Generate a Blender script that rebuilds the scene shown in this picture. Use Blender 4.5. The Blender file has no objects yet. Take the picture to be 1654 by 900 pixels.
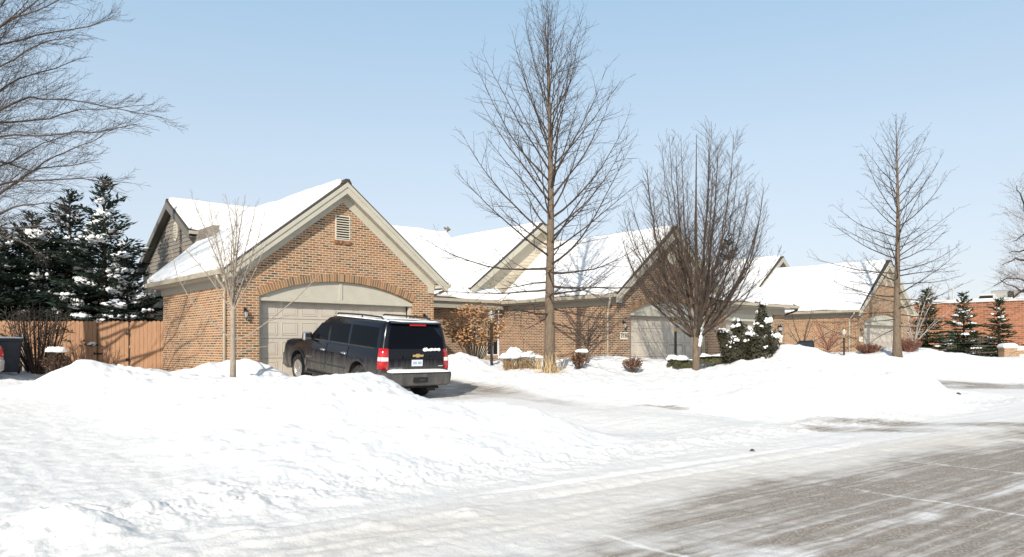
import bpy, bmesh, math, random
import numpy as np
from mathutils import Vector, Matrix

sc = bpy.context.scene
COL = sc.collection
rad = math.radians

# ------------------------------------------------------------------ camera, sky, sun, exposure
cam_d = bpy.data.cameras.new("camera")
cam = bpy.data.objects.new("camera", cam_d); COL.objects.link(cam)
cam_d.sensor_width = 36.0
cam_d.lens = 27.0
cam_d.shift_y = 110.0 / 1654.0
cam_d.clip_start = 0.1
cam_d.clip_end = 6000.0
cam.location = (0, 0, 1.6)
cam.rotation_euler = (rad(90), 0, 0)
sc.camera = cam

SUN_EL, SUN_AZ = 27.0, 193.6            # azimuth clockwise from +Y (view direction): behind the camera, a little left
world = bpy.data.worlds.new("World"); sc.world = world
world.use_nodes = True
nt = world.node_tree
sky = nt.nodes.new("ShaderNodeTexSky"); sky.sky_type = 'NISHITA'
sky.sun_disc = False
sky.sun_elevation = rad(SUN_EL); sky.sun_rotation = rad(SUN_AZ)
sky.air_density = 1.0; sky.dust_density = 1.0; sky.ozone_density = 1.0; sky.altitude = 0
bg = nt.nodes["Background"]
hs = nt.nodes.new("ShaderNodeHueSaturation"); hs.inputs["Saturation"].default_value = 0.80
nt.links.new(sky.outputs[0], hs.inputs["Color"])
mxs = nt.nodes.new("ShaderNodeMix"); mxs.data_type = 'RGBA'; mxs.inputs[0].default_value = 0.62      # thin even winter haze over the clear sky
tcw = nt.nodes.new("ShaderNodeTexCoord"); sxz = nt.nodes.new("ShaderNodeSeparateXYZ"); nt.links.new(tcw.outputs["Generated"], sxz.inputs[0])
rmp = nt.nodes.new("ShaderNodeValToRGB"); nt.links.new(sxz.outputs[2], rmp.inputs[0])
for e_, (p_, c_) in zip([rmp.color_ramp.elements[0], rmp.color_ramp.elements[1]] + [rmp.color_ramp.elements.new(0.5) for _ in range(2)],
                        ((0.0, (8.0,8.1,9.0)), (1.0, (2.4,4.6,7.4)), (0.23, (6.5,7.9,9.3)), (0.41, (4.5,6.8,9.1)))):
    e_.position = p_; e_.color = (*c_, 1)
nt.links.new(rmp.outputs[0], mxs.inputs[7])
nt.links.new(hs.outputs[0], mxs.inputs[6]); nt.links.new(mxs.outputs[2], bg.inputs[0])
bg.inputs[1].default_value = 0.10

sun_d = bpy.data.lights.new("sun", 'SUN')
sun_d.energy = 4.4; sun_d.angle = rad(0.53); sun_d.color = (1.0, 0.93, 0.83)
sun = bpy.data.objects.new("sun", sun_d); COL.objects.link(sun)
az, el = rad(SUN_AZ), rad(SUN_EL)
L = Vector((math.sin(az) * math.cos(el), math.cos(az) * math.cos(el), math.sin(el)))
sun.rotation_euler = (-L).to_track_quat('-Z', 'Y').to_euler()
sun.location = L * 60

sc.view_settings.view_transform = 'Standard'
try: sc.view_settings.look = 'None'
except Exception: pass
sc.view_settings.gamma = 1.0
sc.view_settings.use_curve_mapping = False
sc.view_settings.exposure = 0.19
sc.render.engine = 'CYCLES'
sc.cycles.max_bounces = 6

# ------------------------------------------------------------------ helpers: meshes
class MB:
    def __init__(s): s.v = []; s.f = []; s.uv = {}
    def add(s, vs, fs):
        b = len(s.v); s.v += [tuple(p) for p in vs]; s.f += [tuple(b + i for i in f) for f in fs]
    def quad(s, a, b, c, d): s.add([a, b, c, d], [(0, 1, 2, 3)])
    def box(s, x0, x1, y0, y1, z0, z1):
        s.add([(x0,y0,z0),(x1,y0,z0),(x1,y1,z0),(x0,y1,z0),(x0,y0,z1),(x1,y0,z1),(x1,y1,z1),(x0,y1,z1)],
              [(0,3,2,1),(4,5,6,7),(0,1,5,4),(1,2,6,5),(2,3,7,6),(3,0,4,7)])
    def prism(s, poly, vec):
        n = len(poly); vec = Vector(vec); P = [Vector(p) for p in poly]
        nrm = Vector((0,0,0))
        for i in range(n): nrm += P[i].cross(P[(i+1) % n])
        if nrm.dot(vec) > 0: P.reverse()
        s.add(P + [p + vec for p in P], [tuple(range(n)), tuple(range(2*n-1, n-1, -1))] +
              [(i, i + n, (i+1) % n + n, (i+1) % n) for i in range(n)])
    def tube(s, pts, rs, n=6, cap=True):
        P = [Vector(p) for p in pts]; m = len(P); b = len(s.v)
        for i in range(m):
            d = (P[min(i+1, m-1)] - P[max(i-1, 0)])
            if d.length < 1e-9: d = Vector((0,0,1))
            d.normalize()
            ref = Vector((0,0,1)) if abs(d.z) < 0.92 else Vector((1,0,0))
            a = d.cross(ref).normalized(); c = d.cross(a)
            r = rs[i] if hasattr(rs, '__len__') else rs
            for k in range(n):
                t = 2 * math.pi * k / n
                q = P[i] + (a * math.cos(t) + c * math.sin(t)) * r
                s.v.append((q.x, q.y, q.z))
        for i in range(m - 1):
            for k in range(n):
                s.f.append((b+i*n+k, b+i*n+(k+1)%n, b+(i+1)*n+(k+1)%n, b+(i+1)*n+k))
        if cap:
            s.f.append(tuple(b + k for k in range(n))[::-1]); s.f.append(tuple(b + (m-1)*n + k for k in range(n)))
    def lathe(s, prof, n=16, c=(0,0,0), axis='z'):
        b = len(s.v); m = len(prof)
        for (r, h) in prof:
            for k in range(n):
                t = 2*math.pi*k/n; x, y = r*math.cos(t), r*math.sin(t)
                if axis == 'z': p = (c[0]+x, c[1]+y, c[2]+h)
                else: p = (c[0]+x, c[1]+h, c[2]+y)
                s.v.append(p)
        for i in range(m-1):
            for k in range(n):
                s.f.append((b+i*n+k, b+i*n+(k+1)%n, b+(i+1)*n+(k+1)%n, b+(i+1)*n+k))
        s.f.append(tuple(b+k for k in range(n))[::-1]); s.f.append(tuple(b+(m-1)*n+k for k in range(n)))
    def blob(s, c, rx, ry, rz, rng, nu=8, nv=5, flat=0.35, jit=0.18):
        b = len(s.v); cx, cy, cz = c
        for i in range(nv+1):
            ph = math.pi * i / nv
            for k in range(nu):
                t = 2*math.pi*k/nu; j = 1 + rng.uniform(-jit, jit)
                z = math.cos(ph); z = z if z > 0 else z*flat
                s.v.append((cx + rx*j*math.sin(ph)*math.cos(t), cy + ry*j*math.sin(ph)*math.sin(t), cz + rz*z*j))
        for i in range(nv):
            for k in range(nu):
                s.f.append((b+i*nu+k, b+(i+1)*nu+k, b+(i+1)*nu+(k+1)%nu, b+i*nu+(k+1)%nu))
    def build(s, name, mat, parent=None, smooth=False, uv=False, bevel=0):
        me = bpy.data.meshes.new(name)
        me.from_pydata(s.v, [], s.f); me.validate(); me.update()
        if uv or s.uv: box_uv(me, s.uv)
        if smooth: me.polygons.foreach_set("use_smooth", [True]*len(me.polygons))
        me.materials.append(mat)
        o = bpy.data.objects.new(name, me); COL.objects.link(o)
        if parent: o.parent = parent
        if bevel:
            md = o.modifiers.new("bevel", 'BEVEL'); md.width = bevel; md.segments = 2; md.limit_method = 'ANGLE'
        return o

def box_uv(me, fixed):
    uvl = me.uv_layers.new(name="UVMap"); Z = Vector((0,0,1))
    for p in me.polygons:
        n = p.normal
        if abs(n.z) > 0.9: t, w = Vector((1,0,0)), Vector((0,1,0))
        else: t, w = Z.cross(n).normalized(), Z
        fx = fixed.get(p.index)
        for li in p.loop_indices:
            co = me.vertices[me.loops[li].vertex_index].co
            uvl.data[li].uv = fx if fx else (co.dot(t) + 20.0, co.dot(w) + 10.0)

def tag(o, label=None, cat=None, group=None, kind=None):
    if label: o["label"] = label
    if cat: o["category"] = cat
    if group: o["group"] = group
    if kind: o["kind"] = kind
    return o
def thing(name, label, cat, loc=(0,0,0), rz=0, group=None):
    o = bpy.data.objects.new(name, None); COL.objects.link(o)
    o.empty_display_size = 0.3
    o.location = loc; o.rotation_euler = (0, 0, rz)
    return tag(o, label, cat, group)
def text_part(name, body, size, mat, parent, loc, rot, depth=0.004, space=1.0, bold=0.0):
    cu = bpy.data.curves.new(name, 'FONT'); cu.body = body; cu.size = size; cu.extrude = depth
    cu.align_x = 'CENTER'; cu.align_y = 'CENTER'; cu.space_character = space; cu.offset = bold
    cu.materials.append(mat)
    tmp = bpy.data.objects.new(name, cu); me = bpy.data.meshes.new_from_object(tmp); bpy.data.objects.remove(tmp)
    me.materials.clear(); me.materials.append(mat)
    o = bpy.data.objects.new(name, me); COL.objects.link(o); o.parent = parent
    o.location = loc; o.rotation_euler = rot
    return o

# ------------------------------------------------------------------ helpers: materials
def mat(name, col, rough=0.6, metal=0.0, spec=0.5, coat=0.0):
    m = bpy.data.materials.new(name); m.use_nodes = True
    b = m.node_tree.nodes["Principled BSDF"]
    b.inputs["Base Color"].default_value = (*col, 1); b.inputs["Roughness"].default_value = rough
    b.inputs["Metallic"].default_value = metal; b.inputs["Specular IOR Level"].default_value = spec
    b.inputs["Coat Weight"].default_value = coat
    return m
class NG:
    def __init__(s, m): s.t = m.node_tree; s.b = s.t.nodes["Principled BSDF"]
    def n(s, typ, **kw):
        x = s.t.nodes.new(typ)
        for k, v in kw.items():
            if k in x.inputs: x.inputs[k].default_value = v
            else: setattr(x, k, v)
        return x
    def l(s, a, b): s.t.links.new(a, b)
    def ramp(s, src, stops, interp='LINEAR'):
        r = s.n("ShaderNodeValToRGB"); r.color_ramp.interpolation = interp
        el = r.color_ramp.elements
        while len(el) < len(stops): el.new(0.5)
        for e, (p, c) in zip(el, stops):
            e.position = p; e.color = (*c, 1) if hasattr(c, '__len__') else (c, c, c, 1)
        s.l(src, r.inputs[0]); return r
    def mix(s, fac, a, b):
        x = s.n("ShaderNodeMix", data_type='RGBA')
        for sock, val in ((x.inputs[0], fac), (x.inputs[6], a), (x.inputs[7], b)):
            if hasattr(val, 'is_output'): s.l(val, sock)
            else: sock.default_value = (*val, 1) if hasattr(val, '__len__') else val
        return x.outputs[2]
    def noise(s, scale, detail=3, rough=0.55, vec=None, stretch=None):
        x = s.n("ShaderNodeTexNoise", Scale=scale, Detail=detail, Roughness=rough)
        if vec is None: vec = s.n("ShaderNodeTexCoord").outputs["Object"]
        if stretch:
            mp = s.n("ShaderNodeMapping"); mp.inputs["Scale"].default_value = stretch[:3]
            if len(stretch) > 3:
                mp.vector_type = 'TEXTURE'; mp.inputs["Scale"].default_value = [1/k for k in stretch[:3]]; mp.inputs["Rotation"].default_value = (0, 0, stretch[3])
            s.l(vec, mp.inputs[0]); vec = mp.outputs[0]
        s.l(vec, x.inputs["Vector"]); return x.outputs["Fac"]
    def bump(s, h, strength=0.4, dist=0.02):
        x = s.n("ShaderNodeBump", Strength=strength, Distance=dist); s.l(h, x.inputs["Height"]); s.l(x.outputs[0], s.b.inputs["Normal"])
def vary(name, c0, c1, scale=6, rough=0.6, metal=0.0, bump=0.0, stretch=None, spec=0.4, bdist=0.01):
    m = mat(name, c0, rough, metal, spec); g = NG(m)
    f = g.noise(scale, stretch=stretch); r = g.ramp(f, [(0.3, c0), (0.7, c1)])
    g.l(r.outputs[0], g.b.inputs["Base Color"])
    if bump: g.bump(f, bump, bdist)
    return m
def brick_mat(name, stops, mortar, bw=0.219, rh=0.0731, ms=0.012):
    m = mat(name, (0.3, 0.15, 0.08), 0.85, 0, 0.25); g = NG(m)
    uv = g.n("ShaderNodeUVMap")
    b = g.n("ShaderNodeTexBrick"); b.offset = 0.5; b.squash = 1.0
    for k, v in (("Color1", (0,0,0,1)), ("Color2", (1,1,1,1)), ("Mortar", (0.5,0.5,0.5,1)), ("Scale", 1.0), ("Mortar Size", ms),
                 ("Mortar Smooth", 0.15), ("Brick Width", bw), ("Row Height", rh)): b.inputs[k].default_value = v
    g.l(uv.outputs[0], b.inputs["Vector"])
    r = g.ramp(b.outputs["Color"], stops, 'CONSTANT')
    nz = g.noise(9.0, 4, 0.6, uv.outputs[0])
    nv = g.ramp(nz, [(0.3, 0.78), (0.7, 1.12)])
    mul0 = g.n("ShaderNodeMix", data_type='RGBA', blend_type='MULTIPLY'); mul0.inputs[0].default_value = 1.0
    g.l(r.outputs[0], mul0.inputs[6]); g.l(nv.outputs[0], mul0.inputs[7])
    big = g.ramp(g.noise(0.9, 5, 0.65, uv.outputs[0]), [(0.3, 0.80), (0.65, 1.08)])            # weather staining
    mul = g.n("ShaderNodeMix", data_type='RGBA', blend_type='MULTIPLY'); mul.inputs[0].default_value = 1.0
    g.l(mul0.outputs[2], mul.inputs[6]); g.l(big.outputs[0], mul.inputs[7])
    c = g.mix(b.outputs["Fac"], mul.outputs[2], mortar)
    g.l(c, g.b.inputs["Base Color"])
    inv = g.n("ShaderNodeMath", operation='SUBTRACT'); inv.inputs[0].default_value = 1.0; g.l(b.outputs["Fac"], inv.inputs[1])
    g.bump(inv.outputs[0], 0.6, 0.008)
    return m

M = {}
M['brick'] = brick_mat("brick_orange_brown", [(0.0, (0.33,0.145,0.066)), (0.22, (0.36,0.178,0.083)), (0.40, (0.28,0.118,0.056)), (0.55, (0.33,0.182,0.10)),
                       (0.68, (0.20,0.105,0.060)), (0.80, (0.12,0.082,0.058)), (0.90, (0.34,0.138,0.06))], (0.53,0.43,0.30))
M['brick_dark'] = brick_mat("brick_red_brown", [(0.0, (0.275,0.128,0.066)), (0.25, (0.23,0.105,0.058)), (0.45, (0.30,0.16,0.086)), (0.6, (0.165,0.092,0.058)),
                       (0.8, (0.105,0.07,0.05)), (0.92, (0.29,0.13,0.063))], (0.47,0.39,0.285))
M['brick_arch'] = brick_mat("tan_brown_arch_brick", [(0.0, (0.33,0.175,0.085)), (0.25, (0.24,0.14,0.078)), (0.45, (0.38,0.22,0.115)), (0.65, (0.17,0.11,0.07)), (0.82, (0.31,0.155,0.075))], (0.54,0.435,0.28))
M['brick_far'] = brick_mat("brick_orange_red", [(0.0, (0.34,0.125,0.062)), (0.3, (0.28,0.10,0.052)), (0.6, (0.37,0.15,0.08)), (0.85, (0.20,0.08,0.045))], (0.38,0.25,0.17), 0.6, 0.2, 0.02)
M['trim'] = vary("cream_trim_paint", (0.47,0.44,0.36), (0.52,0.49,0.40), 3, 0.55)
M['door'] = vary("putty_door_paint", (0.52,0.46,0.385), (0.56,0.50,0.42), 2, 0.5)
M['soffit'] = mat("soffit_paint", (0.36,0.33,0.27), 0.7)
M['gutter'] = vary("tan_gutter_metal", (0.42,0.37,0.29), (0.47,0.42,0.33), 4, 0.45)
M['shingle'] = vary("dark_asphalt_shingle", (0.04,0.037,0.035), (0.075,0.068,0.06), 30, 0.9)
M['siding_grey'] = vary("weathered_grey_siding", (0.17,0.15,0.125), (0.30,0.265,0.225), 5, 0.8, stretch=(1,1,8))
M['siding_cream'] = vary("cream_lap_siding", (0.52,0.46,0.36), (0.58,0.52,0.41), 3, 0.7)
M['louver'] = mat("cream_louver", (0.62,0.57,0.46), 0.6)
M['dark'] = mat("dark_void", (0.012,0.011,0.010), 0.9)
M['black_metal'] = mat("black_metal", (0.012,0.012,0.013), 0.4)
M['brass'] = mat("brass", (0.62,0.42,0.16), 0.3, 0.9)
M['glass_clear'] = mat("lamp_glass", (0.8,0.82,0.85), 0.08, 0, 0.6)
M['glass_clear'].node_tree.nodes["Principled BSDF"].inputs["Transmission Weight"].default_value = 0.6
M['white'] = mat("white_paint", (0.78,0.77,0.74), 0.5)
M['plaque'] = mat("pale_stone_plaque", (0.72,0.66,0.54), 0.7)
M['ink'] = mat("dark_grey_numeral", (0.09,0.085,0.08), 0.6)

def snow_mat(name, c=(0.90,0.90,0.895), bump=0.35, scale=14):
    m = mat(name, c, 0.75, 0, 0.25); g = NG(m)
    f = g.noise(scale, 5, 0.6)
    g.bump(f, bump, 0.03)
    return m
M['snow'] = snow_mat("snow")
M['snow_roof'] = snow_mat("roof_snow", bump=0.2, scale=4)
M['cedar'] = vary("cedar_fence_boards", (0.29,0.155,0.083), (0.39,0.222,0.125), 5, 0.8, stretch=(6,6,0.6))
M['cedar_dark'] = vary("dark_weathered_fence_boards", (0.055,0.045,0.04), (0.09,0.075,0.065), 5, 0.85, stretch=(6,6,0.6))
M['bark'] = vary("grey_brown_bark", (0.115,0.085,0.06), (0.20,0.15,0.105), 7, 0.9, bump=0.8, stretch=(3,3,0.7), bdist=0.03)
M['bark_dark'] = vary("dark_twig_bark", (0.042,0.031,0.025), (0.085,0.062,0.048), 5, 0.9)
M['bark_mid'] = vary("brown_twig_bark", (0.055,0.04,0.031), (0.11,0.08,0.06), 5, 0.9)
M['bark_pale'] = vary("pale_smooth_bark", (0.24,0.195,0.15), (0.36,0.30,0.24), 9, 0.85, bump=0.4, stretch=(2,2,1))
M['bark_white'] = vary("white_bark", (0.30,0.26,0.22), (0.44,0.39,0.34), 9, 0.85)
M['needle'] = vary("dark_blue_green_needles", (0.012,0.026,0.020), (0.035,0.055,0.036), 2.5, 0.7)
M['needle_green'] = vary("green_spruce_needles", (0.02,0.04,0.018), (0.06,0.085,0.035), 2.5, 0.7)
M['yew'] = vary("dark_olive_evergreen", (0.014,0.016,0.008), (0.048,0.042,0.018), 4, 0.7)
M['boxwood'] = vary("green_hedge_leaf", (0.03,0.035,0.012), (0.10,0.095,0.035), 7, 0.6)
M['leaf_dry'] = vary("dry_orange_leaf", (0.40,0.20,0.085), (0.62,0.37,0.18), 6, 0.7)
M['leaf_brown'] = vary("brown_dry_leaf", (0.13,0.06,0.03), (0.24,0.12,0.06), 6, 0.75)
M['twig_red'] = vary("red_brown_twigs", (0.16,0.065,0.05), (0.26,0.11,0.085), 6, 0.85)
M['straw'] = vary("straw_grass", (0.48,0.34,0.17), (0.66,0.50,0.28), 8, 0.8)
M['stem_tan'] = vary("clipped_brown_stems", (0.16,0.10,0.055), (0.36,0.25,0.13), 12, 0.85)

# ------------------------------------------------------------------ terrain
DX, DY = 0.755, 0.655                     # along the street (u); v runs from the street towards the houses
def uv2xy(u, v): return (DX*u - DY*v, DY*u + DX*v)
F = 1240.0
def at(px, py, Y): return ((px - 827)/F*Y, Y, 1.6 - (py - 560)/F*Y)

_cp = []
for v_, z_ in ((8,.04),(10,.09),(12,.16),(14,.24),(16,.33),(18,.45),(20,.58),(21.4,.68)):
    for u_ in (9.9, 12.0, 14.0): _cp.append((*uv2xy(u_, v_), z_))                      # first driveway
for v_, z_ in ((8,.04),(10,.09),(12,.15),(15,.26),(18,.4),(21,.5),(25,.56),(31,.6)):
    for u_ in (-1.5, 0.8, 3.0): _cp.append((*uv2xy(u_, v_), z_))                        # side drive on the left
for v_, z_ in ((8,.05),(11,.16),(14,.28),(17,.42),(19.8,.55)):
    for u_ in (29.0, 31.5, 34.5): _cp.append((*uv2xy(u_, v_), z_))                      # second driveway
for u_, v_, z_ in ((3.6,10,.16),(3.6,13,.26),(3.7,16,.40),(3.8,19,.62),(4.6,8.6,.14),(6,8.4,.12),(7.5,8.4,.12),(9,8.3,.08),
                   (5.4,11,.48),(5.3,14,.74),(5.3,17,.92),(7,10,.46),(7,12,.80),(7,15,.98),(6.8,19,.92),(8.4,10.3,.50),(8.5,12,.55),(7.7,12.3,.78),(5.0,9.6,.30),(7.9,9.2,.28),
                   (7.6,21,.85),(6,23,.68),(4.4,23.5,.66),(5,27,.62),(9.3,20.8,.80),(9.0,18.6,.72),(9.2,16.5,.50),(9.2,14.5,.50),
                   (15.4,9,.12),(15,11,.25),(16,14,.52),(15.8,17,.72),(15.7,20,.95),(19,14,.62),(21,15,.72),(22.5,17,.78),(20,20.5,.9),(17,23,1.0),(19,25,.95),(15.5,24,.75),(12,21.9,.7),
                   (24,10,.3),(24.5,8,.06),(36.5,12,.5),(37,17,.8),(40,14,.4),
                   (-8,9,.3),(-8,16,.7),(-8,26,.8),(-20,12,.5),(-20,30,.8),(0,45,.7),(20,45,.7),(45,45,.6),(60,14,.3),(60,25,.5),(90,20,.4),(90,60,.5),(-40,60,.7),(30,90,.6)):
    _cp.append((*uv2xy(u_, v_), z_))
for px, py, Y in ((100,590,18.5),(130,581,18.3),(180,588,18.8),(230,598,19),(265,602,19.5),(300,597,19.5),(340,588,19.6),(380,585,19.8),(405,585,19.8),(430,591,19.6),
                  (460,615,19),(500,622,18),(540,621,17),(575,611,16),(600,602,15.6),(620,606,15.4),(650,627,15.2),(690,652,14.9),(740,657,14.6),(800,650,14.2),(870,660,13.6),(910,678,13.2),
                  (376,614,17.9),(30,612,22),(60,603,24),(738,582,25.6),(757,571,26.8),(790,592,26.6),(888,604,26),(840,598,26.5),(950,597,27),(1022,601,27),(1080,594,27),(990,577,29.3),
                  (940,581,29.5),(1060,580,30),(1124,601,27),(1170,588,27.5),(1210,580,26),
                  (1050,654,18),(1100,638,19.5),(1147,618,20.5),(1181,607,21),(1220,603,21.2),(1260,598,21.3),(1300,597,21.5),(1340,602,21.7),(1370,605,22),(1155,598,25),(1183,589,25.6),(1205,578,26),(1222,584,26.2),(1240,577,26.6),(1258,566,27),(1281,556,27.5),(1297,558,27.8),(1323,568,28.2),(1350,579,28.6),(1300,592,24),(1240,600,24),(1290,585,30.5),(1330,590,31),
                  (1400,605,22),(1450,602,22.2),(1500,607,22.2),(1530,626,21.8),(1552,642,21.5),
                  (1100,672,16),(1200,690,14.6),(1300,692,14.6),(1400,692,14.6),(1250,625,18),(1350,635,18),(1450,642,18),(1180,652,17.5),(1300,612,19.6),(1220,618,19.6),
                  (1330,570,34),(1370,572,36),(1420,575,37),(1450,579,38),(1490,572,38),(1505,566,40),(1540,570,42),(1580,576,44),(1610,578,46),(1654,577,46),
                  (1350,600,32),(1400,599,32.5),(1450,601,32),(1525,614,32),(1600,619,31),(1654,624,29),(1520,592,38),(1600,601,38),(1654,606,38),(1720,575,46),(1760,600,38)):
    _cp.append(at(px, py, Y))
_cp = np.array(_cp)
def _ker(ax, ay):
    d = np.sqrt((ax[:, None]-_cp[None, :, 0])**2 + (ay[:, None]-_cp[None, :, 1])**2 + 0.35)
    return d
_A = _ker(_cp[:, 0], _cp[:, 1]); _n = len(_cp)
_S = np.zeros((_n+1, _n+1)); _S[:_n, :_n] = _A - 0.04*np.eye(_n); _S[:_n, _n] = 1; _S[_n, :_n] = 1
_W = np.linalg.solve(_S, np.append(_cp[:, 2], 0))
_rs = np.random.RandomState(3); _T = _rs.rand(256, 256)
def vnoise(x, y):
    xi = np.floor(x).astype(int); yi = np.floor(y).astype(int); fx = x-xi; fy = y-yi
    fx = fx*fx*(3-2*fx); fy = fy*fy*(3-2*fy)
    a = _T[xi % 256, yi % 256]; b = _T[(xi+1) % 256, yi % 256]; c = _T[xi % 256, (yi+1) % 256]; d = _T[(xi+1) % 256, (yi+1) % 256]
    return (a*(1-fx)+b*fx)*(1-fy) + (c*(1-fx)+d*fx)*fy - 0.5
def sstep(x, a, b):
    t = np.clip((x-a)/(b-a), 0, 1); return t*t*(3-2*t)
def ground(X, Y):
    X = np.atleast_1d(np.asarray(X, float)); Y = np.atleast_1d(np.asarray(Y, float))
    out = np.empty_like(X)
    for i in range(0, len(X), 20000):
        x, y = X[i:i+20000], Y[i:i+20000]
        out[i:i+20000] = _ker(x, y) @ _W[:_n] + _W[_n]
    u = DX*X + DY*Y; v = -DY*X + DX*Y
    q = -0.613*X + 0.79*Y; p = 0.79*X + 0.613*Y
    r = np.hypot(X, Y)
    far = sstep(r, 55, 95); out = np.clip(out, -0.05, 1.7)*(1-far) + 0.5*far
    road = sstep(v, 6.7, 8.6)
    out = out*road
    packed = np.clip((1-sstep(v, 7.2, 8.3)) + sstep(v, 7, 8)*((sstep(u, 9.2, 9.8)*(1-sstep(u, 14.0, 14.7))*(1-sstep(v,21,22))) + (1-sstep(u, 3.0, 3.9)) + sstep(u, 27.3, 28.4)*(1-sstep(u, 35, 36))*(1-sstep(v,19.5,20.2))), 0, 1)
    loose = 1-packed
    n1 = vnoise(X*1.1+7, Y*1.1); n2 = vnoise(X*2.9, Y*2.9+31); n3 = vnoise(X*8.5+11, Y*8.5); n4 = vnoise(X*24, Y*24+5)
    n5 = vnoise(X*2.2+50, Y*2.2+9); n6 = vnoise(X*3.7+80, Y*3.7+2); n7 = vnoise(X*5.6+4, Y*5.6+60)
    bank = sstep(out, 0.35, 0.85)*(1-sstep(r, 30, 45))
    out = out + loose*(0.10*n1 + 0.075*n2 + 0.034*n3 + 0.012*n4 + bank*(0.10*np.maximum(0, n5)**1.0 - 0.05*np.abs(n6)*2 + 0.05*n7)) + packed*(0.012*n2 + 0.012*n3 + 0.006*n4)
    # chunks thrown up along the ploughed edge, ruts along the road
    edge = np.exp(-((v-7.55-0.5*vnoise(u*0.3, v*0+3))/0.55)**2)
    out = out + edge*(0.03 + 0.10*np.maximum(0, vnoise(X*5.5+3, Y*5.5)) + 0.03*n4)
    rut = np.exp(-((q-6.35-0.25*vnoise(p*0.25, q*0+9))/0.09)**2) + np.exp(-((q-6.85-0.25*vnoise(p*0.25, q*0+9))/0.07)**2)
    out = out - 0.035*rut*sstep(p, 4.2, 6)*(1-sstep(p, 11, 13)) + 0.02*packed*vnoise(q*9, p*0.35)*sstep(q, 4.6, 6)
    # tread marks running up the side drive
    out = out + packed*(1-sstep(u, 2.6, 3.4))*(0.010*vnoise(u*6, v*0.5)+0.018*vnoise(X*7+20, Y*7)+0.014*np.maximum(0, vnoise(X*3.1+70, Y*3.1)))
    s_ = (X+1.05)*0.93+(Y-11.3)*0.36; d_ = -(X+1.05)*0.36+(Y-11.3)*0.93
    out = out + 0.10*np.exp(-(s_/0.42)**4)*(sstep(d_+0.10*vnoise(X*6, Y*6), -0.03, 0.05)*np.exp(-np.maximum(0, d_)/0.45))
    # frozen clods in the near left corner
    for cx, cy, hh, ww in ((-3.75, 6.55, .14, .30), (-3.35, 6.35, .07, .2), (-4.15, 7.0, .09, .3), (-3.0,6.9,.04,.12), (-3.5,7.3,.05,.15), (-2.9,6.2,.04,.14), (-1.2,6.9,.03,.15), (-.4,7.4,.04,.2), (-2.0,7.3,.035,.12), (-2.6, 7.6, .05, .3), (-3.2, 8.3, .06, .35), (-2.2, 6.6, .05, .2), (-1.7, 8.0, .04, .3)):
        out = out + hh*np.exp(-((X-cx)**2+(Y-cy)**2)/ww**2)*(1 + 0.9*n3 + 0.5*n7)
    return out
def gz(x, y): return float(ground(x, y)[0])

def masks(X, Y):
    u = DX*X + DY*Y; v = -DY*X + DX*Y; q = -0.613*X + 0.79*Y; p = 0.79*X + 0.613*Y
    e = 5.1 + 0.06*(p-4) + 0.8*vnoise(p*0.5, q*0+1) + 0.5*vnoise(p*1.9, q*1.3+8) + 0.25*vnoise(p*5, q*6) - 2.6*(1-sstep(p, 0.4, 3.4))
    bare = (1-sstep(q, e-1.2, e+0.45))*(0.98+0.5*vnoise(p*0.35+3, q*2.3)+0.3*vnoise(p*1.3,q*6+2))
    bare = bare*(0.85+0.15*sstep(p, 3, 8))
    def patch(cu, cv, su, sv, a): return a*np.exp(-((u-cu)/su)**4-((v-cv)/sv)**4)
    wob = 1+0.9*vnoise(X*1.7, Y*1.7)
    bare = bare + wob*(patch(12.9, 17.6, 1.5, 2.3, .9) + patch(10.6, 18.6, 1.3, 2.4, .85) + patch(14.35, 11.3, .25, .8, .8) + patch(13.4,14.2,.5,1.3,.35))
    def spot(px, py, z, sx, sy, a):
        Yg = (1.6-z)*F/(py-560.0); Xg = (px-827)/F*Yg
        return a*np.exp(-((X-Xg)/sx)**4-((Y-Yg)/sy)**4)
    bare = bare + wob*(spot(1372, 602, .55, .9, .45, .8) + spot(1585, 621, .17, 4.2, 1.7, .75) + spot(1400, 693, 0.02, 1.6, .45, .7) + spot(1490, 684, 0.02, 2.6, .5, .6))
    packed = np.clip((1-sstep(v, 7.2, 8.6)) + ((sstep(u, 9.2, 9.9)*(1-sstep(u, 13.9, 14.6))) + (1-sstep(u, 2.8, 4.0)) + sstep(u, 27.3, 28.6)*(1-sstep(u, 34.5, 36)))*(1-sstep(v, 22, 24)), 0, 1)
    seam = np.zeros_like(X)
    for pj in (4.6, 8.3, 11.0, 15.5, 20.0):
        seam = np.maximum(seam, np.exp(-((p-pj-0.05*vnoise(q*1.5, p*0))/0.028)**2)*(1-sstep(q, 4.2 if pj != 8.3 else 3.35, 5.4)))
    seam = np.maximum(seam, np.exp(-((q-3.39-0.09*vnoise(p*0.8, q*0))/0.07)**2)*(0.55+0.7*vnoise(p*1.7, q*5)))
    seam = np.maximum(seam, 0.85*np.exp(-((q-3.05-0.2*vnoise(p*.4, q*0+5))/0.30)**2)*sstep(vnoise(p*0.55+2, q*0.9), 0.02, .25))
    seam = np.maximum(seam, 0.8*sstep(vnoise(p*0.8+40, q*1.5+3), 0.25, .38)*(1-sstep(q,5,6)))
    grit = np.exp(-((q-5.5)/1.0)**2)*(0.6+0.9*vnoise(p*.6+9, q*1.5))*sstep(p, -2, 3)
    return np.clip(bare, 0, 1), packed, np.clip(seam, 0, 1), np.clip(grit, 0, 1)

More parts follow.
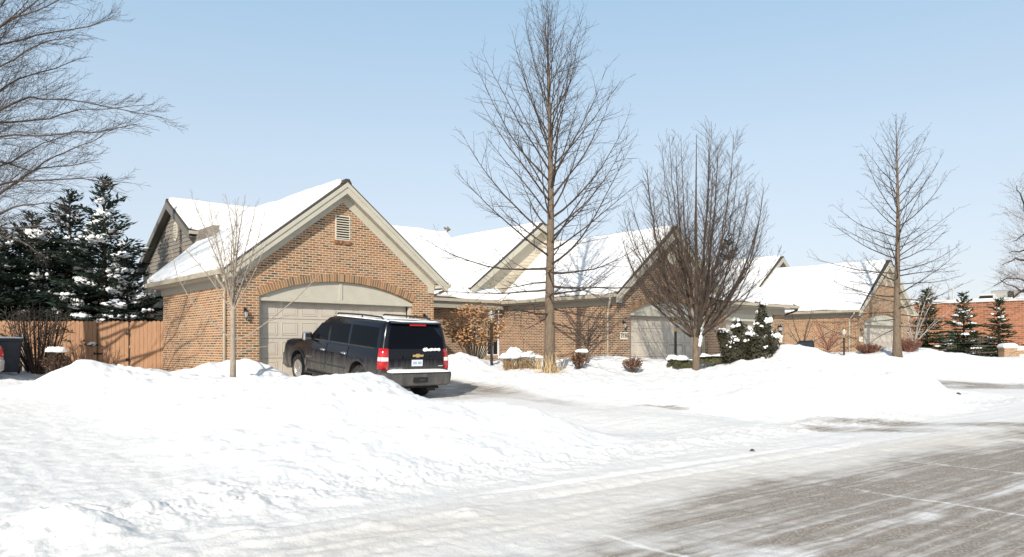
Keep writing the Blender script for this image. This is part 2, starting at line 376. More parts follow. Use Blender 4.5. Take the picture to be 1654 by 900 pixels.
def ground_sheet():
    th = np.concatenate([np.linspace(-180, -44, 50)[:-1], np.linspace(-44, 44, 1000), np.linspace(44, 180, 50)[1:]])
    th = np.radians(th)
    rr = np.concatenate([np.linspace(0.4, 3.2, 16)[:-1], np.exp(np.linspace(math.log(3.2), math.log(62), 660)), np.exp(np.linspace(math.log(62), math.log(4000), 26))[1:]])
    T_, R_ = np.meshgrid(th, rr)
    X = (R_*np.sin(T_)).ravel(); Y = (R_*np.cos(T_)).ravel()
    Zg = ground(X, Y)
    nT, nR = len(th), len(rr)
    idx = np.arange(nT*nR).reshape(nR, nT)
    f = np.stack([idx[:-1, :-1], idx[:-1, 1:], idx[1:, 1:], idx[1:, :-1]], -1).reshape(-1, 4)[:, ::-1]
    me = bpy.data.meshes.new("ground")
    me.vertices.add(len(X)); me.vertices.foreach_set("co", np.stack([X, Y, Zg], -1).ravel())
    me.loops.add(f.size); me.loops.foreach_set("vertex_index", f.ravel().astype(np.int32))
    me.polygons.add(len(f)); me.polygons.foreach_set("loop_start", np.arange(0, f.size, 4, dtype=np.int32))
    me.update(); me.validate()
    me.polygons.foreach_set("use_smooth", np.ones(len(f), bool))
    for nm, arr in zip(("bare", "packed", "seam", "grit"), masks(X, Y)):
        a = me.attributes.new(nm, 'FLOAT', 'POINT'); a.data.foreach_set("value", arr.astype(np.float32))
    m = mat("snowy_ground", (0.86, 0.88, 0.91), 0.7, 0, 0.25); g = NG(m)
    A = {k: g.n("ShaderNodeAttribute", attribute_name=k).outputs["Fac"] for k in ("bare", "packed", "seam", "grit")}
    road_rot = math.atan2(0.613, 0.79)
    streak = g.noise(1.0, 6, 0.62, stretch=(0.28, 9.0, 1, road_rot))
    fine = g.noise(38, 4, 0.7)
    mid = g.noise(3.2, 5, 0.65)
    def mth(op, a, b=None, clamp=False):
        x = g.n("ShaderNodeMath", operation=op); x.use_clamp = clamp
        for s_, val in zip(x.inputs, (a, b)):
            if val is None: continue
            if hasattr(val, 'is_output'): g.l(val, s_)
            else: s_.default_value = val
        return x.outputs[0]
    # asphalt showing through: mask plus streaks and grit
    s1 = mth('MULTIPLY', mth('SUBTRACT', streak, 0.5), 2.6)
    s2 = mth('MULTIPLY', mth('SUBTRACT', fine, 0.5), 1.3)
    s3 = mth('MULTIPLY', mth('SUBTRACT', mid, 0.5), 0.9)
    b0 = mth('ADD', mth('ADD', A["bare"], mth('MULTIPLY', mth('ADD', s1, mth('ADD', s2, s3)), mth('MULTIPLY', A["bare"], 1.0))), -0.12)
    b1 = mth('SUBTRACT', mth('MULTIPLY', b0, 1.25), mth('MULTIPLY', A["seam"], 0.85), True)
    asp = g.ramp(fine, [(0.28, (0.175, 0.142, 0.114)), (0.50, (0.33, 0.28, 0.232)), (0.70, (0.62, 0.57, 0.515))])
    pk = g.ramp(mid, [(0.35, (0.90, 0.885, 0.865)), (0.62, (0.83, 0.805, 0.77))])
    pk2 = g.ramp(streak, [(0.30, (0.84, 0.82, 0.79)), (0.52, (0.90, 0.895, 0.885))])
    pkm = g.mix(0.5, pk.outputs[0], pk2.outputs[0])
    dirt = g.ramp(g.noise(21, 4, 0.7), [(0.56, 0.0), (0.72, 0.75)])
    pkm = g.mix(dirt.outputs[0], pkm, (0.62, 0.555, 0.475))
    pkm = g.mix(A["grit"], pkm, (0.76, 0.70, 0.62))
    base = g.mix(A["packed"], (0.90, 0.90, 0.895), pkm)
    col = g.mix(b1, base, asp.outputs[0])
    g.l(col, g.b.inputs["Base Color"])
    hb = mth('ADD', mth('MULTIPLY', mid, 0.55), mth('MULTIPLY', fine, 0.5))
    g.bump(hb, 0.6, 0.035)
    me.materials.append(m)
    o = bpy.data.objects.new("ground", me); COL.objects.link(o); tag(o, "snow covered ground with ploughed frosty road in front of the houses", None, None, "structure")
    return o
ground_sheet()

# ------------------------------------------------------------------ buildings
ROT = math.atan2(DY, DX)
def seg(a, b, n): return [a + (b-a)*i/n for i in range(n+1)]
def snow_slab(mb, p00, p10, p11, p01, th, soft=(1,1,1,1), seed=0, step=0.22):
    """snow lying on the roof plane p00-p10-p11-p01 (p00-p10 = eave); soft edges: eave, right, top, left"""
    p00, p10, p11, p01 = map(Vector, (p00, p10, p11, p01))
    W = max((p10-p00).length, (p11-p01).length); H = max((p01-p00).length, (p11-p10).length)
    nx, ny = max(4, int(W/step)), max(4, int(H/step)); nrm = (p10-p00).cross(p01-p00)
    if nrm.length < 1e-6: nrm = (p10-p00).cross(p11-p00)
    nrm.normalize(); 
    if nrm.z < 0: nrm = -nrm
    us = sorted(set(seg(0,1,nx) + [0.08/W, 0.2/W, 1-0.08/W, 1-0.2/W])); vs = sorted(set(seg(0,1,ny) + [0.08/H, 0.2/H, 1-0.08/H, 1-0.2/H]))
    P = [[(p00*(1-a)+p10*a)*(1-b) + (p01*(1-a)+p11*a)*b for a in us] for b in vs]
    X = np.array([[p.x for p in r] for r in P]); Y = np.array([[p.y for p in r] for r in P])
    nz = 0.10*vnoise(X*0.9+seed, Y*0.9+seed*3) + 0.05*vnoise(X*2.7, Y*2.7+seed)
    b0 = len(mb.v); m = len(us)
    for j, b in enumerate(vs):
        for i, a in enumerate(us):
            d = 1.0
            for e, dist in zip(soft, (b*H, (1-a)*W, (1-b)*H, a*W)):
                if e: d = min(d, (min(dist, 0.28)/0.28))
            k = 0.30 + 0.70*math.sqrt(max(0, 1-(1-d)**2))
            h = max(0.03, th*(1+3.2*nz[j, i])*k)
            q = P[j][i].copy()
            if j == 0 and soft[0] and H > 1.5: P[j][i] = P[j][i] + (p01-p00).normalized()*max(0, 0.05+0.30*float(vnoise(np.array([a*W*1.3+seed]), np.array([seed*1.7]))[0])); q = P[j][i].copy()
            q = q + Vector((0,0,1))*h*0.75 + nrm*h*0.25
            mb.v.append(tuple(q))
    for j in range(len(vs)-1):
        for i in range(m-1):
            a = b0+j*m+i; mb.f.append((a, a+1, a+m+1, a+m))
    ring = [(0,i) for i in range(m)] + [(j,m-1) for j in range(1,len(vs))] + [(len(vs)-1,i) for i in range(m-2,-1,-1)] + [(j,0) for j in range(len(vs)-2,0,-1)]
    b1 = len(mb.v)
    for (j, i) in ring:
        mb.v.append(tuple(P[j][i] + Vector((0,0,0.004))))
    n = len(ring)
    for k in range(n):
        j, i = ring[k]; j2, i2 = ring[(k+1) % n]
        mb.f.append((b0+j*m+i, b1+k, b1+(k+1) % n, b0+j2*m+i2))

def roof_slab(mb, pts, th=0.055):
    P = [Vector(p) for p in pts]; mb.prism([p - Vector((0,0,th)) for p in P], (0,0,th))

G_W, PK, RT, SL = 6.92, 3.46, 6.04, 0.776      # garage width, ridge position, ridge height, pitch
def gz_roof(t): return RT - SL*abs(t-PK)
OV, FO = 0.38, 0.32                             # eave overhang, rake overhang

def lap_gable(mb, tl, tr, zfun, s, z0, z1, step=0.15, off=0.022):
    """clapboards on the plane y = s facing -y, clipped by zfun(z) -> (left, right)"""
    z = z0
    while z < z1 - 0.02:
        zt = min(z+step, z1); l0, r0 = zfun(z); l1, r1 = zfun(zt)
        l0, r0 = max(tl, l0), min(tr, r0); l1, r1 = max(tl, l1), min(tr, r1)
        if r0 - l0 > 0.02:
            if r1 < l1: l1 = r1 = (l1+r1)/2
            mb.quad((l0, s-off, z), (r0, s-off, z), (r1, s, zt), (l1, s, zt))
            mb.quad((l0, s, z), (r0, s, z), (r0, s-off, z), (l0, s-off, z))
        z = zt

def garage(root, brick, depth_l, depth_r, roof_l, ridge_s, roof_r, snow_th=0.16, seed=1, plaque=None, lamp=True, oval=False, small_vent=False):
    JL, JR, SP, CR = 0.78, 6.10, 2.38, 2.93     # door jambs, arch springing and crown
    # front wall with its arched door opening
    half = (JR-JL)/2; rise = CR-SP; R = (half*half+rise*rise)/(2*rise); cx, cz = (JL+JR)/2, CR-R
    a0 = math.asin(half/R)
    arc = [(cx - R*math.sin(a), cz + R*math.cos(a)) for a in seg(a0, -a0, 28)]
    wt = lambda t: gz_roof(t) - 0.14
    outline = [(0,-0.6), (JL,-0.6)] + arc + [(JR,-0.6), (G_W,-0.6), (G_W, wt(G_W)), (PK, wt(PK)), (0, wt(0))]
    w = MB(); w.prism([(t, 0.0, z) for t, z in outline], (0, 0.24, 0))
    wo = w.build("wall", M[brick], root, uv=True)
    sw = MB(); sw.box(0.0, 0.24, 0.243, depth_l, -0.6, 3.14); sw.build("side_wall", M[brick], root, uv=True)
    sw = MB(); sw.box(G_W-0.24, G_W, 0.243, depth_r, -0.6, 3.14); sw.build("side_wall", M[brick], root, uv=True)
    # soldier course over the arch
    ar = MB(); Ro = R+0.235; N = int(2*a0*R/0.084)
    for i in range(N):
        c0 = -a0 + 2*a0*i/N; c1 = -a0 + 2*a0*(i+1)/N; g_ = (c1-c0)*0.12; c0 += g_; c1 -= g_
        poly = [(cx+rr*math.sin(c), -0.006, cz+rr*math.cos(c)) for rr, c in ((R-0.004,c0),(R-0.004,c1),(Ro,c1),(Ro,c0))]
        f0 = len(ar.f); ar.prism(poly, (0, 0.2, 0))
        for k in range(f0, len(ar.f)): ar.uv[k] = (0.1095 + 0.219*(i*5 % 17), 0.0365 + 0.0731*(2*(i*3 % 41)+1))
    ar.build("arch_course", M['brick_arch'], wo)
    mo = MB()
    pts = [(cx+R*math.sin(c), cz+R*math.cos(c)) for c in seg(-a0, a0, 40)] + [(cx+Ro*math.sin(c), cz+Ro*math.cos(c)) for c in seg(a0, -a0, 40)]
    mo.prism([(t, -0.002, z) for t, z in pts], (0, 0.1, 0)); mo.build("arch_mortar", M['mortar'], wo)
    # panel in the arch, trim below it, jamb lining
    pan = MB(); ps = [(JL+0.003, 2.36), (JR-0.003, 2.36)] + [(t, z-0.004) for t, z in reversed(arc[1:-1])]
    pan.prism([(t, 0.10, z) for t, z in ps], (0, 0.05, 0)); pa = pan.build("arch_panel", M['trim'], root)
    tb = MB(); tb.box(JL+0.003, JR-0.003, 0.06, 0.20, 2.25, 2.357); tb.box(cx-0.06, cx+0.06, 0.075, 0.0975, 2.36, CR-0.03)
    tb.build("trim_board", M['trim'], pa, bevel=0.008)
    for a, b in ((JL+0.003, JL+0.10), (JR-0.10, JR-0.003)):
        jb = MB(); jb.box(a, b, 0.13, 0.237, -0.3, 2.247); jb.build("door_jamb", M['trim'], root)
    # sectional door: four rows of eight raised panels
    x0, x1 = JL+0.103, JR-0.103; pw = (x1-x0)/8
    d = MB(); d.box(x0+0.002, x1-0.002, 0.33, 0.35, -0.03, 2.3); do = d.build("garage_door", M['door'], root)
    for r in range(4):
        z0 = -0.02 + r*0.587; pn = MB()
        pn.box(x0, x1, 0.29, 0.328, z0+0.006, min(z0+0.581, 2.30))
        for k in range(8):
            a, b = x0+k*pw+0.07, x0+(k+1)*pw-0.07; z1 = z0+0.10; z2 = min(z1+0.387, 2.2)
            for (u0,u1,v0,v1) in ((a,b,z1,z1+0.022),(a,b,z2-0.022,z2),(a,a+0.022,z1+0.0225,z2-0.0225),(b-0.022,b,z1+0.0225,z2-0.0225)):
                pn.box(u0,u1,0.277,0.2897,v0,v1)
            pn.box(a+0.05, b-0.05, 0.281, 0.2897, z1+0.05, z2-0.05)
        pn.build("door_section", M['door'], do, bevel=0.006)
    # louvred vent with a brick sill
    if oval or small_vent:
        v = MB(); v.lathe([(0.0,0.0),(0.26,0.0),(0.26,-0.05),(0.20,-0.05),(0.20,-0.02),(0.0,-0.02)], 16, (PK, -0.006, 4.75), 'y')
        v.build("vent", M['trim'], root)
    else:
        v = MB(); v.box(PK-0.26, PK-0.22, -0.02, 0.05, 4.26, 5.0); v.box(PK+0.22, PK+0.26, -0.02, 0.05, 4.26, 5.0); v.box(PK-0.22, PK+0.22, -0.02, 0.05, 4.96, 5.0); v.box(PK-0.26, PK+0.26, -0.02, 0.05, 4.22, 4.257)
        vo = v.build("vent", M['louver'], root)
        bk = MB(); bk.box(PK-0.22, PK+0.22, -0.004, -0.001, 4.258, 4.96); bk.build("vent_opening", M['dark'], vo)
        sl = MB()
        for k in range(9):
            z = 4.28 + k*0.076; sl.prism([(PK-0.218, -0.045, z), (PK-0.218, -0.038, z-0.012), (PK-0.218, -0.008, z+0.018), (PK-0.218, -0.013, z+0.027)], (0.436, 0, 0))
        sl.build("slat", M['louver'], vo)
        si = MB()
        for k in range(7):
            f0 = len(si.f); si.box(PK-0.28+k*0.08, PK-0.28+k*0.08+0.074, -0.05, 0.02, 4.11, 4.217)
            for q in range(f0, len(si.f)): si.uv[q] = (0.1095+0.219*k, 0.0365+0.0731*(2*(k*5 % 23)+1))
        si.build("brick_sill", M[brick], vo)
    # roof: deck, ridge cap, rake boards, soffits, frieze, gutters, snow
    zl = gz_roof(-OV)
    rf = MB()
    roof_slab(rf, [(-OV, -FO, zl), (PK, -FO, RT), (PK, ridge_s, RT), (-OV, roof_l, zl)])
    roof_slab(rf, [(PK, -FO, RT), (G_W+OV, -FO, zl), (G_W+OV, roof_r, zl), (PK, ridge_s, RT)])
    cap = [(PK-0.15, RT-0.115), (PK-0.06, RT+0.03), (PK+0.06, RT+0.03), (PK+0.15, RT-0.115)]
    rf.prism([(t, -FO-0.012, z+0.02) for t, z in cap], (0, ridge_s+FO, 0))
    ro = rf.build("roof", M['shingle'], root)
    for sgn in (-1, 1):
        P = lambda off: (PK + sgn*off)
        e, zz = PK+OV, lambda off: RT - SL*off
        bb = MB(); bb.prism([(P(0), -FO+0.004, zz(0)-0.058), (P(e), -FO+0.004, zz(e)-0.058), (P(e), -FO+0.004, zz(e)-0.36), (P(0), -FO+0.004, zz(0)-0.40)], (0, 0.04, 0))
        bb.prism([(P(0), -FO-0.025, zz(0)-0.057), (P(e), -FO-0.025, zz(e)-0.057), (P(e), -FO-0.025, zz(e)-0.19), (P(0), -FO-0.025, zz(0)-0.20)], (0, 0.028, 0))
        bb.build("rake_board", M['trim'], ro, bevel=0.006)
        sf = MB(); sf.prism([(P(0.02), -FO+0.046, zz(0.02)-0.33), (P(PK-0.02), -FO+0.046, zz(PK)-0.33), (P(PK-0.02), -FO+0.046, zz(PK)-0.31), (P(0.02), -FO+0.046, zz(0.02)-0.31)], (0, FO-0.05, 0))
        sf.build("soffit", M['trim'], ro)
        fr = MB(); fr.prism([(P(0.0), -0.022, zz(0)-0.335), (P(PK), -0.022, zz(PK)-0.335), (P(PK), -0.022, zz(PK)-0.62), (P(0.0), -0.022, zz(0)-0.64)], (0, 0.02, 0))
        t0, t1 = sorted((P(PK), P(PK-0.27))); fr.box(t0, t1, -0.034, -0.0225, 2.72, zz(PK)-0.34)
        t0, t1 = sorted((P(PK+0.003), P(e-0.02))); fr.box(t0, t1, -FO+0.05, 0.0, 2.98, 3.0)
        t0, t1 = sorted((P(PK+0.02), P(PK+0.14))); fr.box(t0, t1, -FO-0.02, -0.04, 2.98, zz(PK+0.14)-0.36)
        fr.build("frieze_board", M['trim'], ro)
        ge = roof_l if sgn < 0 else roof_r
        gu = MB(); x = P(e); t0, t1 = sorted((x, x+sgn*0.13))
        gu.prism([(x, -FO, zl-0.02), (x+sgn*0.13, -FO, zl-0.005), (x+sgn*0.13, -FO, zl-0.035), (x+sgn*0.10, -FO, zl-0.14), (x, -FO, zl-0.14)], (0, ge+FO, 0))
        gu.build("gutter", M['gutter'], ro)
        se = MB(); t0, t1 = sorted((P(PK+0.003), P(e))); se.box(t0, t1, 0.002, ge, zl-0.19, zl-0.145)
        t0, t1 = sorted((P(PK+0.003), P(PK+0.03))); se.box(t0, t1, 0.02, ge-0.3, zl-0.42, zl-0.193)
        se.build("eave_board", M['soffit'], ro)
        ds = MB(); xg = x+sgn*0.05; y0 = -FO+0.3 if sgn < 0 else -FO+0.25
        xw = P(PK+0.06); pts = [(xg, y0, zl-0.13), (xg, y0+0.02, zl-0.22), (xw, y0+0.42, zl-0.48), (xw, y0+0.46, zl-0.6), (xw, y0+0.46, -0.4)]
        ds.tube(pts, 0.045, 8); ds.build("downspout", M['gutter'], root, smooth=True)
    sn = MB()
    snow_slab(sn, (-OV-0.06, -FO+0.015, zl-0.03), (-OV-0.06, roof_l-0.03, zl-0.03), (PK-0.06, ridge_s, RT-0.04), (PK-0.06, -FO+0.22, RT-0.04), snow_th, (1,1,0,1), seed)
    snow_slab(sn, (G_W+OV+0.04, roof_r-0.03, zl-0.02), (G_W+OV+0.04, -FO+0.015, zl-0.02), (PK+0.06, -FO+0.22, RT-0.04), (PK+0.06, ridge_s, RT-0.04), snow_th, (1,1,0,1), seed+5)
    b = MB()
    sn.build("roof_snow", M['snow_roof'], ro, smooth=True)
    if lamp:
        for lt in (0.36, 6.52):
            wl = MB(); wl.box(lt-0.05, lt+0.05, -0.03, -0.002, 1.90, 2.06); wl.tube([(lt,-0.03,1.98),(lt,-0.14,2.02),(lt,-0.15,1.96)], 0.012, 6)
            wl.lathe([(0.02,0.13),(0.085,0.06),(0.09,0.04),(0.02,0.04)], 8, (lt,-0.15,1.86)); wl.lathe([(0.05,-0.22),(0.06,-0.2),(0.05,-0.18),(0.02,-0.26)][::-1], 8, (lt,-0.15,1.86))
            for k in range(6): wl.tube([(lt+0.085*math.cos(k*1.047), -0.15+0.085*math.sin(k*1.047), 1.90), (lt+0.05*math.cos(k*1.047), -0.15+0.05*math.sin(k*1.047), 1.67)], 0.006, 4)
            wo_ = wl.build("wall_lantern", M['black_metal'], root)
            gl = MB(); gl.lathe([(0.045,-0.19),(0.078,0.038)], 8, (lt,-0.15,1.86)); gl.build("lantern_glass", M['glass_clear'], wo_)
            br = MB(); br.lathe([(0.012,-0.19),(0.016,-0.14),(0.012,-0.08)], 8, (lt,-0.15,1.86)); br.build("lantern_socket", M['brass'], wo_)
            wo_.scale = (.74, .74, .74); wo_.location = (lt*.26, 0, 1.9*.26)
    if plaque is not None:
        pl = MB(); pl.box(0.17, 0.62, -0.03, -0.002, 1.27, 1.56); po = pl.build("number_plaque", M['plaque'], root, bevel=0.01)
        if plaque: text_part("house_number", plaque, 0.235, M['ink'], po, (0.395, -0.033, 1.415), (rad(90), 0, 0), 0.003, 0.95, 0.004)
    return ro

M['mortar'] = mat("pale_mortar", (0.50,0.40,0.28), 0.9)
G_A = thing("brick_house", "tan brick house with snowy gabled garage and big SUV parked before its arched door", "house",
            (-7.9, 21.7, 0.69), ROT, "brick houses along the street")
garage(G_A, 'brick', 6.26, 5.9, 6.7, 9.6, 6.2, seed=2)

M['trim_dark'] = mat("dark_grey_trim", (0.15,0.14,0.12), 0.6)
def main_left(root):
    """upper block behind the first garage: shingle-clad gable end facing left"""
    T0, T1 = 1.8, 6.0; R_S, R_Z, S = 10.9, 6.81, 0.57; sf, sr = 8.25, 15.35
    gz_ = lambda s: R_Z - S*abs(s-R_S)
    w = MB(); w.prism([(T0, 6.3, -0.6), (T0, sr-0.2, -0.6), (T0, sr-0.2, 2.60), (T0, 6.3, 2.60)], (0.2, 0, 0)); w.box(T0+0.203, T1, sr-0.4, sr-0.2, -0.6, gz_(sr)-0.1)
    w.build("rear_wall", M['brick_dark'], root, uv=True)
    g = MB(); g.prism([(T0, 6.5, 2.603), (T0, sr-0.2, 2.603), (T0, sr-0.2, gz_(sr-0.2)-0.1), (T0, R_S, R_Z-0.1), (T0, sf+0.2, gz_(sf+0.2)-0.1), (T0, 6.5, gz_(sf+0.2)-0.1)], (0.2, 0, 0))
    go = g.build("gable_wall", M['siding_grey'], root)
    lp = MB(); z = 2.62
    while z < R_Z-0.3:
        zt = z+0.16; z2 = min(zt, R_Z-0.12)
        lim = lambda q: (max(6.5, R_S-(R_Z-0.1-q)/S), min(sr-0.2, R_S+(R_Z-0.1-q)/S))
        a0, b0 = lim(z); a1, b1 = lim(z2)
        lp.quad((T0-0.026, b0, z), (T0-0.026, a0, z), (T0-0.003, a1, z2), (T0-0.003, b1, z2)); lp.quad((T0-0.003, b0, z), (T0-0.003, a0, z), (T0-0.026, a0, z), (T0-0.026, b0, z))
        z = zt
    lp.build("lap_siding", M['siding_grey'], go)
    ve = MB(); c = (T0-0.03, 10.6, 5.55)
    for k, (ry, rz, xx) in enumerate(((0.26,0.42,-0.03),)):
        pts = [(c[0]+xx, c[1]+ry*math.cos(t), c[2]+rz*math.sin(t)) for t in seg(0, 2*math.pi, 8)[:-1]]
        ve.prism(pts, (0.03, 0, 0))
    vo = ve.build("gable_vent", M['louver'], go)
    vs = MB()
    for k in range(6):
        z = 5.27+k*0.1; hw = 0.2*math.sqrt(max(0.1, 1-((z-5.53)/0.4)**2)); vs.box(T0-0.075, T0-0.0605, 10.6-hw, 10.6+hw, z, z+0.05)
    vs.build("vent_slat", M['soffit'], vo)
    rf = MB(); E0, E1 = T0-0.3, T1+1.2
    roof_slab(rf, [(E0, sf, gz_(sf)), (E1, sf, gz_(sf)), (E1, R_S, R_Z), (E0, R_S, R_Z)]); roof_slab(rf, [(E0, R_S, R_Z), (E1, R_S, R_Z), (E1, sr, gz_(sr)), (E0, sr, gz_(sr))])
    rf.prism([(E0-0.01, R_S-0.17, R_Z-0.09), (E0-0.01, R_S-0.05, R_Z+0.05), (E0-0.01, R_S+0.05, R_Z+0.05), (E0-0.01, R_S+0.17, R_Z-0.09)], (E1-E0, 0, 0))
    ro = rf.build("upper_roof", M['shingle'], root)
    for s1 in (sf, sr):
        b = MB(); b.prism([(E0-0.03, R_S, R_Z-0.058), (E0-0.03, s1, gz_(s1)-0.058), (E0-0.03, s1, gz_(s1)-0.33), (E0-0.03, R_S, R_Z-0.36)], (0.05, 0, 0)); b.build("rake_board", M['trim_dark'], ro)
        b = MB(); b.prism([(E0+0.021, R_S, R_Z-0.25), (E0+0.021, s1, gz_(s1)-0.25), (E0+0.021, s1, gz_(s1)-0.23), (E0+0.021, R_S, R_Z-0.23)], (0.25, 0, 0)); b.build("soffit", M['trim_dark'], ro)
    b = MB(); b.box(E0, E1, sf-0.1, sf-0.003, gz_(sf)-0.14, gz_(sf)-0.02); b.box(E0, E1, sr+0.003, sr+0.1, gz_(sr)-0.14, gz_(sr)-0.02); b.build("gutter", M['gutter'], ro)
    sn = MB()
    snow_slab(sn, (E0+0.05, sf-0.04, gz_(sf)), (E1, sf-0.04, gz_(sf)), (E1, R_S, R_Z), (E0+0.05, R_S, R_Z), 0.16, (1,0,0,1), 11)
    snow_slab(sn, (E1, sr, gz_(sr)), (E0+0.05, sr, gz_(sr)), (E0+0.05, R_S, R_Z), (E1, R_S, R_Z), 0.14, (1,1,0,0), 12)
    sn.build("roof_snow", M['snow_roof'], ro, smooth=True)
main_left(G_A)

def entry_block(root):
    """roof and recessed entry between the two garages"""
    T0, T1 = 6.9, 15.6; ES, EZ, R_S, R_Z = 5.43, 3.02, 10.9, 6.81
    sl = (R_Z-EZ)/(R_S-ES)
    w = MB(); w.box(6.95, 13.2, 6.0, 6.2, -0.6, 2.95); w.box(14.0, 14.8, 6.0, 6.2, -0.6, 2.95); w.box(13.2, 14.0, 6.0, 6.2, 2.15, 2.95); w.box(6.95, 14.8, 15.0, 15.2, -0.6, 3.0)
    w.build("entry_wall", M['brick_dark'], root, uv=True)
    d = MB(); d.box(13.28, 13.92, 6.06, 6.12, -0.3, 2.07); do = d.build("front_door", M['door'], root)
    fr = MB(); fr.box(13.2, 13.277, 5.98, 6.13, -0.3, 2.15); fr.box(13.923, 14.0, 5.98, 6.13, -0.3, 2.15); fr.box(13.277, 13.923, 5.98, 6.13, 2.073, 2.15)
    fr.build("door_frame", M['trim'], do)
    dp = MB()
    for z0 in (0.2, 1.15): dp.box(13.38, 13.82, 6.05, 6.059, z0, z0+0.75)
    dp.build("door_panel", M['trim'], do, bevel=0.004)
    kn = MB(); kn.lathe([(0.0,0.0),(0.03,-0.01),(0.032,-0.04),(0.0,-0.06)], 10, (13.84, 6.055, 1.0), 'y'); kn.build("door_knob", M['brass'], do)
    wi = MB(); wi.box(14.15, 14.75, 5.99, 5.999, 0.55, 2.1); wo = wi.build("window", M['glass_dark'], root)
    wf = MB()
    for a, b, c, e in ((14.10,14.15,0.5,2.15),(14.75,14.80,0.5,2.15),(14.15,14.75,0.5,0.55),(14.15,14.75,2.1,2.15),(14.43,14.47,0.55,2.1),(14.15,14.43,1.3,1.34),(14.47,14.75,1.3,1.34)): wf.box(a,b,5.96,5.997,c,e)
    wf.build("window_frame", M['white'], wo)
    rf = MB(); roof_slab(rf, [(T0, ES, EZ), (T1-0.9, ES, EZ), (T1-0.3, R_S, R_Z), (T0-0.4, R_S, R_Z)]); roof_slab(rf, [(T0-0.4, R_S, R_Z), (T1-0.3, R_S, R_Z), (T1, 15.4, 3.9), (T0, 15.4, 3.9)])
    rf.prism([(T0-0.3, R_S-0.15, R_Z-0.06), (T0-0.3, R_S, R_Z+0.09), (T0-0.3, R_S+0.15, R_Z-0.06)], (T1-T0, 0, 0))
    ro = rf.build("entry_roof", M['shingle'], root)
    gu = MB(); gu.box(T0+0.1, T1-0.95, ES-0.12, ES-0.003, EZ-0.14, EZ-0.01); gu.build("gutter", M['gutter'], ro)
    so = MB(); so.box(T0+0.1, T1-0.95, ES+0.0, 5.99, EZ-0.20, EZ-0.15); so.box(T0+0.1, T1-0.95, ES+0.02, ES+0.06, EZ-0.42, EZ-0.203); so.build("soffit", M['soffit'], ro)
    sn = MB(); snow_slab(sn, (T0, ES-0.03, EZ), (T1-0.9, ES-0.03, EZ), (T1-0.3, R_S-0.1, R_Z-0.07), (T0-0.4, R_S-0.1, R_Z-0.07), 0.17, (1,0,0,0), 21)
    snow_slab(sn, (T1, 15.4, 3.9), (T0, 15.4, 3.9), (T0-0.4, R_S+0.1, R_Z-0.07), (T1-0.3, R_S+0.1, R_Z-0.07), 0.15, (1,0,0,0), 22)
    sn.build("roof_snow", M['snow_roof'], ro, smooth=True)
M['glass_dark'] = mat("dark_window_glass", (0.012,0.014,0.016), 0.06, 0, 0.3)
entry_block(G_A)

